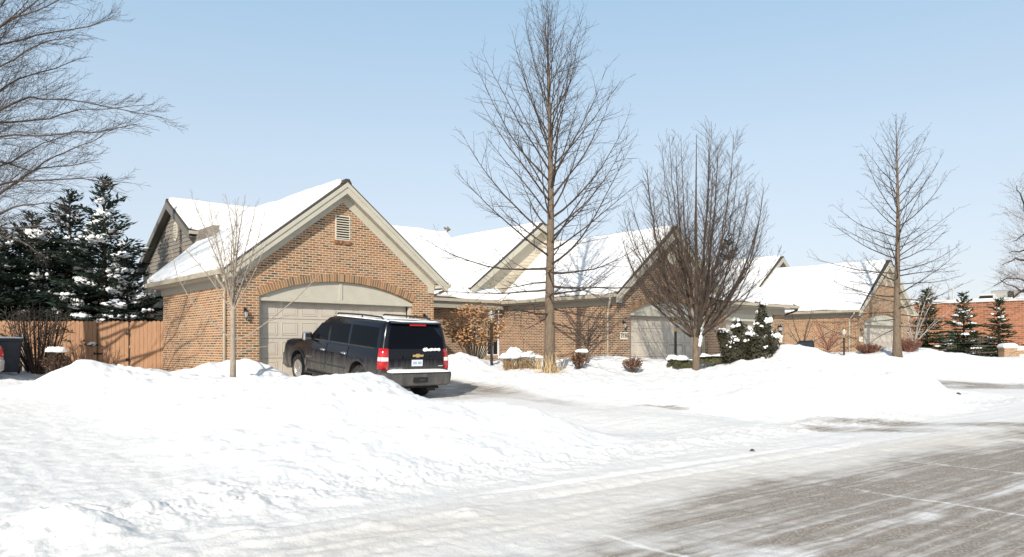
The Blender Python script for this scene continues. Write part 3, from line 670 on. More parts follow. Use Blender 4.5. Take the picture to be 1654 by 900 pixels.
def cross_gable(root, peak_t, seed):
    """clapboard gable of the upper floor facing the street behind the garage"""
    S0, PZ, SLP, HW = 7.3, 6.98, 0.76, 4.4; F2 = 0.4
    zf = lambda t: PZ - SLP*abs(t-peak_t)
    wl = MB(); pts = [(peak_t-4.0, zf(peak_t-4.0)-0.1), (peak_t, PZ-0.1), (peak_t+4.0, zf(peak_t+4.0)-0.1), (peak_t+4.0, 0.0), (0.3, 0.0), (0.3, 3.2), (peak_t-4.0, 3.2)]
    wl.prism([(t, S0, z) for t, z in pts], (0, 0.2, 0)); wo = wl.build("gable_wall", M['siding_cream'], root)
    lp = MB(); lap_gable(lp, peak_t-4.0, peak_t+4.0, lambda z: (peak_t-(PZ-0.12-z)/SLP, peak_t+(PZ-0.12-z)/SLP), S0-0.004, 3.2, PZ-0.15, 0.17); lp.build("lap_siding", M['siding_cream'], wo)
    ve = MB(); ve.box(peak_t-0.22, peak_t+0.22, S0-0.05, S0-0.027, 5.55, 6.1); vo = ve.build("gable_vent", M['trim'], wo)
    sl = MB()
    for k in range(7): sl.box(peak_t-0.18, peak_t+0.18, S0-0.06, S0-0.0505, 5.6+k*0.068, 5.6+k*0.068+0.035)
    sl.build("vent_slat", M['soffit'], vo)
    rf = MB(); B = S0+9.5; zl = zf(peak_t-HW)
    roof_slab(rf, [(peak_t-HW, S0-F2, zl), (peak_t, S0-F2, PZ), (peak_t, B, PZ), (peak_t-HW, B, zl)]); roof_slab(rf, [(peak_t, S0-F2, PZ), (peak_t+HW, S0-F2, zl), (peak_t+HW, B, zl), (peak_t, B, PZ)])
    rf.prism([(peak_t-0.14, S0-F2-0.01, PZ-0.10), (peak_t-0.05, S0-F2-0.01, PZ+0.02), (peak_t+0.05, S0-F2-0.01, PZ+0.02), (peak_t+0.14, S0-F2-0.01, PZ-0.10)], (0, B-S0, 0))
    ro = rf.build("upper_roof", M['shingle'], root)
    for sg in (-1, 1):
        P = lambda o: peak_t+sg*o
        b = MB(); b.prism([(P(0), S0-F2-0.02, PZ-0.058), (P(HW), S0-F2-0.02, zl-0.058), (P(HW), S0-F2-0.02, zl-0.33), (P(0), S0-F2-0.02, PZ-0.36)], (0, 0.04, 0)); b.build("rake_board", M['trim'], ro)
        b = MB(); b.prism([(P(0), S0-F2+0.021, PZ-0.29), (P(HW), S0-F2+0.021, zl-0.29), (P(HW), S0-F2+0.021, zl-0.26), (P(0), S0-F2+0.021, PZ-0.26)], (0, F2-0.05, 0)); b.build("soffit", M['trim'], ro)
    rw = MB(); rw.box(0.3, peak_t+4.0, B-0.6, B-0.4, -0.5, 3.2); rw.build("rear_wall", M['brick_dark'], root, uv=True)
    sn = MB()
    snow_slab(sn, (peak_t-HW-0.04, S0-F2+0.015, zl), (peak_t-HW-0.04, B, zl), (peak_t-0.05, B, PZ-0.03), (peak_t-0.05, S0-F2+0.2, PZ-0.03), 0.15, (1,0,0,1), seed)
    snow_slab(sn, (peak_t+HW+0.04, B, zl), (peak_t+HW+0.04, S0-F2+0.015, zl), (peak_t+0.05, S0-F2+0.2, PZ-0.03), (peak_t+0.05, B, PZ-0.03), 0.15, (1,1,0,0), seed+3)
    sn.build("roof_snow", M['snow_roof'], ro, smooth=True)

G_B = thing("brick_house", "red brown brick double house with gabled garage marked 2130, behind the tall bare tree", "house",
            (4.18, 30.5, 0.62), ROT, "brick houses along the street")
garage(G_B, 'brick_dark', 7.29, 1.5, 6.9, 7.5, 0.6, seed=31, plaque="2130", small_vent=True)
cross_gable(G_B, 2.45, 41)
def second_garage(root):
    A, B, F0 = 7.0, 12.9, 0.12; JL, JR = 7.72, 11.95
    for a, b in ((G_W+0.003, JL), (JR, B)):
        w = MB(); w.box(a, b, F0, F0+0.24, -0.6, 2.96); w.build("brick_pier", M['brick_dark'], root, uv=True)
    w = MB(); w.prism([(B, F0+0.243, -0.6), (B, 9.0, -0.6), (B, 9.0, 2.9), (B, 4.6, 5.3), (B, F0+0.243, 2.95)], (-0.24, 0, 0)); w.build("side_wall", M['brick_dark'], root, uv=True)
    p = MB(); p.box(JL+0.003, JR-0.003, F0+0.1, F0+0.16, 2.30, 2.955); po = p.build("door_panel", M['trim'], root)
    t = MB(); t.box(JL+0.003, JR-0.003, F0+0.05, F0+0.2, 2.2, 2.297); t.box(JL+0.003, JL+0.1, F0+0.13, F0+0.235, -0.3, 2.197); t.box(JR-0.32, JR-0.003, F0+0.13, F0+0.235, -0.3, 2.197); t.build("trim_board", M['trim'], po)
    x0, x1 = JL+0.103, JR-0.323; pw = (x1-x0)/6
    d = MB(); d.box(x0+0.002, x1-0.002, F0+0.32, F0+0.34, -0.03, 2.2); do = d.build("garage_door", M['door'], root)
    for r in range(4):
        d = MB(); d.box(x0, x1, F0+0.28, F0+0.318, -0.02+r*0.56+0.005, -0.02+(r+1)*0.56-0.005)
        for k in range(6): d.box(x0+k*pw+0.1, x0+(k+1)*pw-0.1, F0+0.27, F0+0.2797, r*0.56+0.1, r*0.56+0.44)
        d.build("door_section", M['door'], do, bevel=0.008)
    ES, EZ, RS, RZ = -0.38, 3.05, 4.6, 5.45; E = B+0.38; sl_ = (RZ-EZ)/(RS-ES)
    rf = MB(); roof_slab(rf, [(G_W-0.6, ES, EZ), (E, ES, EZ), (E, RS, RZ), (G_W-3.0, RS, RZ)]); roof_slab(rf, [(G_W-3.0, RS, RZ), (E, RS, RZ), (E, 9.4, EZ), (G_W-0.6, 9.4, EZ)])
    ro = rf.build("garage_roof", M['shingle'], root)
    g = MB(); g.box(G_W+0.52, E+0.02, ES-0.12, ES-0.003, EZ-0.14, EZ-0.01); g.build("gutter", M['gutter'], ro)
    s_ = MB(); s_.box(G_W+0.4, E, ES, F0-0.003, EZ-0.2, EZ-0.15); s_.box(G_W+0.4, B, F0-0.03, F0-0.003, EZ-0.48, EZ-0.203); s_.build("soffit", M['soffit'], ro)
    b = MB(); b.prism([(E, ES, EZ-0.058), (E, RS, RZ-0.058), (E, RS, RZ-0.33), (E, ES, EZ-0.3)], (0.03, 0, 0)); b.prism([(E, RS, RZ-0.058), (E, 9.4, EZ-0.058), (E, 9.4, EZ-0.3), (E, RS, RZ-0.33)], (0.03, 0, 0)); b.build("rake_board", M['trim'], ro)
    d2 = MB(); d2.tube([(B+0.3, ES-0.06, EZ-0.13), (B+0.3, ES-0.03, EZ-0.25), (B+0.07, F0+0.2, EZ-0.5), (B+0.07, F0+0.25, EZ-0.65), (B+0.07, F0+0.25, -0.4)], 0.045, 8); d2.build("downspout", M['black_metal'], root, smooth=True)
    sn = MB(); snow_slab(sn, (G_W-0.5, ES-0.05, EZ), (E-0.45, ES-0.05, EZ), (E-0.12, RS, RZ), (G_W-3.0, RS, RZ), 0.15, (1,1,0,0), 51)
    snow_slab(sn, (E-0.1, 9.4, EZ), (G_W-0.6, 9.4, EZ), (G_W-3.0, RS, RZ), (E-0.1, RS, RZ), 0.15, (1,0,0,1), 52); sn.build("roof_snow", M['snow_roof'], ro, smooth=True)
    lt = 12.3
    wl = MB(); wl.box(lt-0.05, lt+0.05, F0-0.03, F0-0.002, 1.86, 2.04); wl.lathe([(0.02,-0.14),(0.09,-0.06),(0.10,0.12),(0.03,0.22)], 8, (lt, F0-0.13, 1.84)); wo = wl.build("wall_lantern", M['black_metal'], root)
    gl = MB(); gl.lathe([(0.092,-0.05),(0.103,0.1)], 8, (lt, F0-0.13, 1.84)); gl.build("lantern_glass", M['glass_clear'], wo)
    pl = MB(); pl.box(12.18, 12.66, F0-0.03, F0-0.002, 1.18, 1.47); pl.build("number_plaque", M['plaque'], root, bevel=0.01)
second_garage(G_B)

G_C = thing("brick_house", "tan brick house with steep gable behind the bare tree farthest right", "house",
            (19.35, 43.0, 0.60), ROT, "brick houses along the street")
garage(G_C, 'brick', 7.2, 5.0, 6.9, 7.5, 5.0, seed=61, plaque="", small_vent=True)
cross_gable(G_C, 4.2, 71)

# flat roofed commercial block far right
def far_block():
    a = Vector(at(1440, 560, 84)); b = Vector(at(1760, 560, 71)); d = (b-a); Ln = d.length
    rz = math.atan2(d.y, d.x)
    root = thing("brick_building", "long flat roofed orange brick building beyond the spruces", "building", (a.x, a.y, 0.5), rz)
    w = MB(); w.box(0, Ln, 0, 14, -0.6, 5.6); w.build("wall", M['brick_far'], root, uv=True)
    c = MB(); c.box(-0.12, Ln+0.12, -0.12, 14.12, 5.603, 5.86); c.build("coping", M['white_metal'], root)
    s = MB()
    for j in range(6): s.box(-0.05+j*Ln/6, -0.05+(j+1)*Ln/6, -0.02, 14, 5.863, 5.95)
    s.build("roof_snow", M['snow_roof'], root, bevel=0.04)
    def px2t(px):   # where the sight line through px meets the front wall
        k = (px-827)/F; return (a.x - k*a.y)/(k*d.y/Ln - d.x/Ln)
    return root, a, d/Ln, px2t
M['white_metal'] = mat("pale_metal_coping", (0.55,0.54,0.52), 0.5)
M['grey_metal'] = vary("grey_rooftop_metal", (0.30,0.30,0.28), (0.38,0.37,0.35), 3, 0.5)
FB, fa, fd, fpx = far_block()
FR = math.atan2(fd.y, fd.x)
def on_roof(px, back):
    t = fpx(px); p = fa + fd*t + Vector((-fd.y, fd.x, 0))*back; return (p.x, p.y, 0.5+5.95)
hv = thing("rooftop_unit", "large grey box shaped ventilation unit on the far flat roof", "rooftop unit", on_roof(1606, 3.0), FR); hv.scale = (.72, .72, .72)
m_ = MB(); m_.box(-1.6, 1.4, 0, 2.2, 0.12, 1.25); m_.box(-1.65, 1.45, -0.05, 2.25, 1.253, 1.32); m_.build("housing", M['grey_metal'], hv, bevel=0.03)
m_ = MB(); m_.box(0.5, 1.3, -0.03, -0.002, 0.3, 1.1); m_.build("grille", M['dark'], hv)
m_ = MB(); m_.box(-1.5, 1.3, 0.1, 0.25, 0, 0.118); m_.box(-1.5, 1.3, 1.9, 2.05, 0, 0.118); m_.build("base_rail", M['grey_metal'], hv)
hv = thing("rooftop_unit", "low pale ventilation unit with dark sloping hood on the far flat roof", "rooftop unit", on_roof(1583, 2.0), FR); hv.scale = (.6, .6, .6)
m_ = MB(); m_.box(-1.3, 1.0, 0.6, 2.2, 0.0, 1.0); m_.build("housing", M['white_metal'], hv, bevel=0.03)
m_ = MB(); m_.prism([(-1.2, 0.597, 0.7), (-1.2, -0.2, 0.15), (-1.2, -0.2, 0.05), (-1.2, 0.597, 0.05)], (2.0, 0, 0)); m_.build("intake_hood", M['dark'], hv)
vp_ = thing("roof_pipe", "thin white vent pipe standing on the far flat roof", "vent pipe", on_roof(1531, 1.5), FR)
m_ = MB(); m_.lathe([(0.09,0),(0.09,1.15),(0.13,1.16),(0.13,1.3),(0.05,1.32)], 8); m_.build("pipe", M['white'], vp_, smooth=True)
m_ = MB(); m_.lathe([(0.3,-0.0),(0.2,0.06),(0.1,0.1)], 8); m_.build("flashing", M['grey_metal'], vp_)

# ------------------------------------------------------------------ vehicles
def rrect(x0, x1, hw, r0, r1, n=5):
    """closed ring in plan: rear corners r0 (at x0), front corners r1 (at x1); starts rear right, runs counter-clockwise"""
    P = []
    for cx, cy, r, a0 in ((x1-r1, hw-r1, r1, 0), (x0+r0, hw-r0, r0, 90), (x0+r0, -hw+r0, r0, 180), (x1-r1, -hw+r1, r1, 270)):
        for k in range(n+1):
            a = rad(a0 + 90.0*k/n); P.append((cx + r*math.cos(a), cy + r*math.sin(a)))
    return P
def ring_body(rings):
    mb = MB(); N = None
    for (z, x0, x1, hw, r0, r1) in rings:
        P = rrect(x0, x1, hw, r0, r1); N = len(P)
        mb.v += [(x, y, z) for x, y in P]
    for i in range(len(rings)-1):
        for k in range(N): mb.f.append((i*N+k, i*N+(k+1)%N, (i+1)*N+(k+1)%N, (i+1)*N+k))
    mb.f.append(tuple(range(N))[::-1]); mb.f.append(tuple((len(rings)-1)*N + k for k in range(N)))
    return mb
def lerp_ring(rings, z):
    for a, b in zip(rings, rings[1:]):
        if a[0] <= z <= b[0]:
            t = (z-a[0])/(b[0]-a[0]); return tuple(p + (q-p)*t for p, q in zip(a, b))
    return rings[-1]
def boolean_cut(o, cutter):
    md = o.modifiers.new("cut", 'BOOLEAN'); md.operation = 'DIFFERENCE'; md.solver = 'EXACT'; md.object = cutter
    bpy.context.view_layer.update()
    dg = bpy.context.evaluated_depsgraph_get(); me = bpy.data.meshes.new_from_object(o.evaluated_get(dg))
    o.modifiers.clear(); o.data = me
    bpy.data.objects.remove(cutter)
def side_panel(rings, pts, side, off=0.006, inset=None):
    mb = MB(); P = []
    for x, z in pts:
        R = lerp_ring(rings, z); P.append((x, side*(R[3]+off), z))
    mb.prism(P, (0, -side*0.02, 0)); return mb
def corner_strip(rings, z0, z1, xs, yi, side, off=0.012, nz=5):
    """patch that wraps a rear corner: from x = x0+xs on the flank to |y| = yi on the tail"""
    rows = []
    for z in seg(z0, z1, nz):
        _, x0, x1, hw, r0, r1 = lerp_ring(rings, z)
        row = [(x0+xs, hw+off)]
        for k in range(7):
            a = rad(90+90*k/6); row.append((x0+r0+(r0+off)*math.cos(a), hw-r0+(r0+off)*math.sin(a)))
        row.append((x0-off, yi)); rows.append([(x, side*y, z) for x, y in row])
    mb = MB(); n = len(rows[0])
    for r in rows: mb.v += r
    inner = len(mb.v)
    for r, z in zip(rows, seg(z0, z1, nz)): mb.v += [(x+0.03, y-side*0.03, zz) for x, y, zz in r]
    for i in range(nz):
        for k in range(n-1):
            f = (i*n+k, i*n+k+1, (i+1)*n+k+1, (i+1)*n+k); mb.f.append(f if side > 0 else f[::-1])
    ring = [(0,k) for k in range(n)] + [(i,n-1) for i in range(1,nz+1)] + [(nz,k) for k in range(n-2,-1,-1)] + [(i,0) for i in range(nz-1,0,-1)]
    for a, b in zip(ring, ring[1:]+ring[:1]):
        ia, ib = a[0]*n+a[1], b[0]*n+b[1]; mb.f.append((ia, inner+ia, inner+ib, ib))
    return mb

def car_paint(name, clean, dirt, ztop, amount):
    m = mat(name, clean, 0.22, 0, 0.28, 0.8); g = NG(m)
    tc = g.n("ShaderNodeTexCoord").outputs["Object"]
    sx = g.n("ShaderNodeSeparateXYZ"); g.l(tc, sx.inputs[0])
    hgt = g.ramp(sx.outputs[2], [(0.0, 1.0), (1.0, 0.0)])
    mr = g.n("ShaderNodeMapRange"); mr.inputs[1].default_value = 0.35; mr.inputs[2].default_value = ztop; mr.inputs[3].default_value = 1.0; mr.inputs[4].default_value = 0.0
    g.l(sx.outputs[2], mr.inputs[0])
    st = g.noise(7.0, 4, 0.65, tc, stretch=(1.6, 1.6, 0.16)); ft = g.noise(26, 3, 0.6, tc)
    ad = g.n("ShaderNodeMath", operation='MULTIPLY'); g.l(st, ad.inputs[0]); ad.inputs[1].default_value = 1.9
    mu = g.n("ShaderNodeMath", operation='MULTIPLY'); g.l(mr.outputs[0], mu.inputs[0]); g.l(ad.outputs[0], mu.inputs[1])
    m2 = g.n("ShaderNodeMath", operation='MULTIPLY'); m2.use_clamp = True; g.l(mu.outputs[0], m2.inputs[0]); m2.inputs[1].default_value = amount
    fc = g.ramp(m2.outputs[0], [(0.12, 0.0), (0.75, 1.0)])
    dcol = g.ramp(ft, [(0.3, tuple(c*0.8 for c in dirt)), (0.7, tuple(c*1.15 for c in dirt))])
    g.l(g.mix(fc.outputs[0], clean, dcol.outputs[0]), g.b.inputs["Base Color"])
    ro = g.ramp(fc.outputs[0], [(0.0, 0.16), (0.6, 0.75)]); g.l(ro.outputs[0], g.b.inputs["Roughness"])
    cw = g.ramp(fc.outputs[0], [(0.0, 0.22), (0.5, 0.0)]); g.l(cw.outputs[0], g.b.inputs["Coat Weight"])
    return m
M['suv'] = car_paint("dirty_navy_black_paint", (0.0035,0.0045,0.009), (0.125,0.118,0.106), 1.16, 0.85)
M['silver'] = car_paint("silver_grey_paint", (0.42,0.43,0.44), (0.30,0.28,0.25), 0.9, 0.8)
M['bumper'] = car_paint("salt_grey_bumper", (0.016,0.016,0.017), (0.11,0.103,0.094), 1.6, 0.8)
M['tint'] = mat("tinted_car_glass", (0.004,0.005,0.008), 0.03, 0, 0.06, 0.0)
M['tyre'] = vary("dusty_tyre_rubber", (0.012,0.012,0.012), (0.05,0.047,0.043), 12, 0.9)
M['alloy'] = mat("alloy_rim", (0.62,0.61,0.58), 0.3, 0.8)
M['chrome'] = mat("chrome", (0.8,0.8,0.8), 0.12, 1.0)
M['taillight'] = mat("red_lamp_lens", (0.45,0.008,0.012), 0.12, 0, 0.6, 0.6)
M['lens_white'] = mat("white_lamp_lens", (0.8,0.72,0.68), 0.15)
M['headlight'] = mat("clear_headlamp", (0.7,0.72,0.74), 0.1)
M['gold'] = mat("gold_emblem", (0.60,0.43,0.17), 0.35, 0.6)
M['plate'] = mat("pale_licence_plate", (0.66,0.70,0.76), 0.5)
M['plate_blue'] = mat("plate_blue_ink", (0.10,0.17,0.36), 0.5)
M['plastic'] = vary("black_grained_plastic", (0.018,0.018,0.019), (0.05,0.047,0.045), 14, 0.7)
M['under'] = mat("dark_underbody", (0.01,0.01,0.01), 0.9)

def wheel(root, x, side, yc, R, W):
    t = MB(); pr = [(R*0.62, -W/2), (R*0.90, -W/2), (R*0.97, -W/2+0.03), (R, -W/2+0.06), (R, W/2-0.06), (R*0.97, W/2-0.03), (R*0.90, W/2), (R*0.62, W/2), (R*0.60, 0)]
    t.lathe(pr + [pr[0]], 36, (x, yc, R), 'y')
    for k in range(36):                                        # tread blocks
        a = 2*math.pi*k/36; 
        for s_ in (-1, 1):
            c = [(R-0.004)*math.cos(a), (R-0.004)*math.sin(a)]; tx, tz = -math.sin(a)*0.022, math.cos(a)*0.022; ox, oz = math.cos(a)*0.014, math.sin(a)*0.014
            y0, y1 = sorted((yc + s_*0.015, yc + s_*(W/2-0.05)))
            t.prism([(x+c[0]-tx, y0, R+c[1]-tz), (x+c[0]+tx, y0, R+c[1]+tz), (x+c[0]+tx+ox, y0, R+c[1]+tz+oz), (x+c[0]-tx+ox, y0, R+c[1]-tz+oz)], (0, y1-y0, 0))
    wo = t.build("wheel", M['tyre'], root, smooth=False)
    f = side*(W/2-0.025); r = MB()
    r.lathe([(R*0.50, 0), (R*0.63, 0.0), (R*0.64, side*0.02), (R*0.60, side*0.03), (R*0.57, side*-0.03), (R*0.5, side*-0.05)], 32, (x, yc+f, R), 'y')
    for k in range(6):
        a = 2*math.pi*k/6 + 0.3; ca, sa = math.cos(a), math.sin(a); px_, pz_ = -sa, ca
        P = []
        for rr, hw in ((R*0.08, 0.05), (R*0.58, 0.06)):
            for sg in (-1, 1): P.append((x+ca*rr+sg*px_*hw, yc+f+side*0.004, R+sa*rr+sg*pz_*hw))
        r.prism([P[0], P[1], P[3], P[2]], (0, -side*0.035, 0))
    r.lathe([(0.0, side*0.03), (0.06, side*0.025), (0.075, 0.0), (0.075, -side*0.04)], 16, (x, yc+f, R), 'y')
    r.build("rim", M['alloy'], wo)
    b = MB(); b.lathe([(0.0, -0.02), (R*0.48, -0.02), (R*0.48, 0.02), (0.0, 0.02)], 20, (x, yc+side*0.01, R), 'y'); b.build("brake_disc", M['under'], wo)

def make_suv():
    c = at(672, 0, 18.65); gx, gy = c[0], c[1]
    head = ROT + math.pi/2
    root = thing("parked_suv", "dirty dark navy long SUV with snow on its roof, parked facing the arched garage door", "suv", (0,0,0), head)
    hx, hy = math.cos(head), math.sin(head)
    zr, zf = gz(gx+hx*1.12, gy+hy*1.12)+0.01, gz(gx+hx*4.42, gy+hy*4.42)+0.01
    zr, zf = 0.34, 0.60
    pitch = math.asin((zf-zr)/3.3)
    root.location = (gx, gy, zr - 1.12*math.sin(pitch)); root.rotation_euler = (0, -pitch, head)
    low = [(0.40,0.16,5.45,0.90,0.10,0.35),(0.46,0.10,5.56,0.975,0.12,0.42),(0.62,0.06,5.62,1.0,0.13,0.45),(0.84,0.04,5.64,1.005,0.13,0.45),(1.02,0.05,5.58,1.0,0.13,0.42),
           (1.13,0.06,5.48,0.985,0.13,0.40),(1.20,0.07,5.2,0.965,0.13,0.4),(1.255,0.075,4.15,0.965,0.13,0.2),(1.29,0.08,4.02,0.955,0.13,0.16),
           (1.50,0.105,3.70,0.915,0.12,0.16),(1.79,0.15,3.28,0.850,0.12,0.16),(1.89,0.18,3.12,0.815,0.12,0.18),(1.94,0.23,2.98,0.75,0.13,0.22),(1.975,0.40,2.75,0.60,0.16,0.25)]
    b = ring_body(low); body = b.build("body", M['suv'], root, smooth=False)
    cut = MB()
    for x in (1.12, 4.42):
        for s in (-1, 1):
            y0, y1 = sorted((s*0.66, s*1.3)); cut.lathe([(0.0, y0), (0.475, y0), (0.475, y1), (0.0, y1)], 36, (x, 0, 0.44), 'y')
    cm = cut.build("cutter", M['under']); cm.parent = root
    bm = bmesh.new(); bm.from_mesh(cm.data); bmesh.ops.remove_doubles(bm, verts=bm.verts, dist=1e-5); bmesh.ops.recalc_face_normals(bm, faces=bm.faces); bm.to_mesh(cm.data); bm.free()
    bm = bmesh.new(); bm.from_mesh(body.data); bmesh.ops.recalc_face_normals(bm, faces=bm.faces); bm.to_mesh(body.data); bm.free()
    boolean_cut(body, cm)
    body.data.polygons.foreach_set("use_smooth", [True]*len(body.data.polygons)); body.data.set_sharp_from_angle(angle=rad(32))
    body.data.materials.clear(); body.data.materials.append(M['suv'])
    # wheel arch lips, door seams, body side strips
    for x in (1.12, 4.42):
        for s in (-1, 1):
            fl = MB(); Rr = lerp_ring(low, 0.8); P = []
            rows = []
            for a in seg(rad(-4), rad(184), 22):
                rows.append([(x+rr*math.cos(a), s*(lerp_ring(low, max(0.46, 0.44+rr*math.sin(a)))[3]+o), 0.44+rr*math.sin(a)) for rr, o in ((0.47, 0.022), (0.53, 0.02), (0.55, 0.0), (0.47, -0.05))])
            for r in rows: fl.v += r
            for i in range(len(rows)-1):
                for k in range(4): 
                    f = (i*4+k, i*4+(k+1)%4, (i+1)*4+(k+1)%4, (i+1)*4+k); fl.f.append(f if s < 0 else f[::-1])
            fl.build("wheel_arch", M['suv'], root, smooth=True)
    for s in (-1, 1):
        for (xa, xb) in ((2.78, 3.92), (1.66, 2.74)):
            dm = side_panel(low, [(xa, 0.50), (xb, 0.50), (xb, 1.21), (xa, 1.21)] if xa > 2 else [(xa+0.18, 0.50), (xb, 0.50), (xb, 1.21), (xa-0.02, 1.21), (xa-0.02, 0.85)], s, 0.007)
            # follow the flank between sill and belt line
            dm = MB(); zs = [0.48, 0.62, 0.84, 1.02, 1.13, 1.22]
            for z in zs:
                xa_ = xa if xa > 2 else (xa + max(0, 0.20*(0.95-z)/0.45) if z < 0.95 else xa)
                hw = lerp_ring(low, z)[3]+0.008; dm.v += [(xa_, s*hw, z), (xb, s*hw, z), (xa_, s*(hw-0.02), z), (xb, s*(hw-0.02), z)]
            for i in range(len(zs)-1):
                o = i*4
                for f in ((o, o+1, o+5, o+4), (o+1, o+3, o+7, o+5), (o+2, o, o+4, o+6)): dm.f.append(f if s < 0 else f[::-1])
            d_ = dm.build("door", M['suv'], root, smooth=False)
            h = MB(); hx0 = xa+0.06; yy = s*(lerp_ring(low, 1.04)[3]+0.03); h.tube([(hx0, yy-s*0.02, 1.05), (hx0+0.04, yy, 1.05), (hx0+0.2, yy, 1.05), (hx0+0.24, yy-s*0.02, 1.05)], 0.02, 8); h.box(hx0, hx0+0.24, min(yy-s*0.025, yy-s*0.012), max(yy-s*0.025, yy-s*0.012), 1.02, 1.08)
            h.build("door_handle", M['chrome'], d_, smooth=True)
            st = MB(); yy = s*(lerp_ring(low, 0.74)[3]+0.012); y0, y1 = sorted((yy, yy-s*0.01)); st.box(xa+0.05, xb-0.03, y0, y1, 0.66, 0.70); st.build("side_moulding", M['plastic'], d_, bevel=0.004)
            if xa > 2:
                em = MB(); y0, y1 = sorted((yy+s*0.002, yy+s*0.006)); em.box(3.45, 3.86, y0, y1, 0.78, 0.815); em.build("door_badge", M['chrome'], d_)
        wd = ([(2.80,1.305),(3.84,1.305),(3.30,1.735),(2.86,1.775)], [(1.74,1.305),(2.70,1.305),(2.74,1.775),(1.78,1.785)], [(0.36,1.305),(1.64,1.305),(1.68,1.785),(0.40,1.775)])
        for pts in wd: side_panel(low, pts, s, 0.004).build("side_window", M['tint'], root)
        bl = MB(); P0 = [(0.4,1.262),(3.95,1.262)]; side_panel(low, [(0.4,1.265),(3.9,1.265),(3.88,1.292),(0.4,1.292)], s, 0.012).build("window_trim", M['plastic'], root)
        mi = MB(); y0, y1 = sorted((s*1.03, s*1.27)); mi.box(3.52, 3.66, y0, y1, 1.24, 1.47); mo_ = mi.build("wing_mirror", M['chrome'], root, bevel=0.035)
        ar = MB(); ar.tube([(3.60, s*0.93, 1.26), (3.60, s*1.05, 1.30)], 0.03, 6); ar.build("mirror_arm", M['plastic'], mo_)
        rb = MB(); y0, y1 = sorted((s*0.98, s*1.09)); rb.box(1.72, 3.85, y0, y1, 0.36, 0.41); rb.build("running_board", M['plastic'], root, bevel=0.012)
        tl = corner_strip(low, 0.80, 1.30, 0.15, 0.80, s); to = tl.build("tail_light", M['taillight'], root, smooth=True)
        rv = corner_strip(low, 1.0, 1.09, 0.02, 0.81, s, 0.016, 2); rv.build("reversing_lens", M['lens_white'], to)
        rr_ = MB(); rr_.tube([(0.50, s*0.68, 1.94), (0.60, s*0.695, 2.02), (1.5, s*0.705, 2.035), (2.75, s*0.695, 2.02), (2.88, s*0.68, 1.94)], 0.022, 8)
        for x in (1.5,): rr_.tube([(x, s*0.705, 1.93), (x, s*0.705, 2.03)], 0.02, 6)
        rr_.build("roof_rail", M['plastic'], root, smooth=True)
        hl = MB(); y0, y1 = sorted((s*0.40, s*0.70)); hl.box(5.38, 5.50, y0, y1, 0.92, 1.1); hl.build("headlight", M['headlight'], root, bevel=0.03)
    rw = MB(); rear = lambda z: lerp_ring(low, z)[1]
    rw.prism([(rear(1.27)-0.006, -0.80, 1.29), (rear(1.27)-0.006, 0.80, 1.29), (rear(1.5)-0.006, 0.775, 1.52), (rear(1.84)-0.006, 0.70, 1.84), (rear(1.84)-0.006, -0.70, 1.84), (rear(1.5)-0.006, -0.775, 1.52)], (0.02, 0, 0)); rw.build("rear_window", M['tint'], root)
    sp = MB(); sp.prism([(0.10, -0.73, 1.885), (0.10, 0.73, 1.885), (0.33, 0.70, 1.955), (0.33, -0.70, 1.955)], (0, 0, 0.022)); so = sp.build("rear_spoiler", M['suv'], root, bevel=0.008)
    bl = MB(); bl.box(0.10, 0.13, -0.26, 0.20, 1.845, 1.883); bl.build("brake_light", M['taillight'], root)
    # tailgate with plate recess, emblem, script and plate
    tg = MB(); zs = [0.76, 0.9, 1.05, 1.25]
    for z in zs: tg.v += [(rear(z)-0.012, -0.78, z), (rear(z)-0.012, 0.78, z), (rear(z)+0.02, -0.79, z), (rear(z)+0.02, 0.79, z)]
    for i in range(3):
        o = i*4; tg.f += [(o, o+4, o+5, o+1), (o+1, o+5, o+7, o+3), (o+2, o+6, o+4, o)]
    tg.f += [(0,1,3,2), (12,14,15,13)]
    tgo = tg.build("tailgate", M['suv'], root)
    xr = 0.02
    rc = MB(); rc.box(xr+0.0, xr+0.03, -0.40, 0.40, 0.80, 0.825); rc.box(xr+0.0, xr+0.03, -0.40, -0.375, 0.826, 1.13); rc.box(xr, xr+0.03, 0.375, 0.40, 0.826, 1.13); rc.box(xr-0.025, xr+0.03, -0.40, 0.40, 1.06, 1.09)
    rc.build("plate_surround", M['suv'], tgo, bevel=0.008)
    pl = MB(); pl.box(xr-0.005, xr+0.012, -0.155, 0.155, 0.875, 1.03); po = pl.build("licence_plate", M['plate'], tgo, bevel=0.004)
    ch = MB(); rg = random.Random(4)
    for k in range(7):
        if k == 3: continue
        y = 0.105 - k*0.035; ch.box(xr-0.0075, xr-0.0055, y-0.011, y-0.005, 0.92, 0.985); ch.box(xr-0.0075, xr-0.0055, y+0.004, y+0.010, 0.92, 0.985); ch.box(xr-0.0075, xr-0.0055, y-0.0045, y+0.0035, 0.975-0.02*(k%3), 0.985-0.02*(k%3))
    ch.build("plate_characters", M['plate_blue'], po)
    em = MB(); yy = 0.0; em.prism([(xr-0.02, -0.15, 1.105), (xr-0.02, -0.045, 1.105), (xr-0.02, -0.05, 1.085), (xr-0.02, 0.05, 1.085), (xr-0.02, 0.055, 1.105), (xr-0.02, 0.15, 1.105), (xr-0.02, 0.135, 1.155), (xr-0.02, 0.05, 1.155), (xr-0.02, 0.045, 1.175), (xr-0.02, -0.055, 1.175), (xr-0.02, -0.05, 1.155), (xr-0.02, -0.165, 1.155)][::-1], (0.02, 0, 0)); em.build("emblem", M['gold'], tgo)
    text_part("lettering", "SUBURBAN", 0.062, M['chrome'], tgo, (rear(0.82)-0.016, 0.56, 0.825), (rad(90), 0, rad(-90)), 0.003, 1.5)
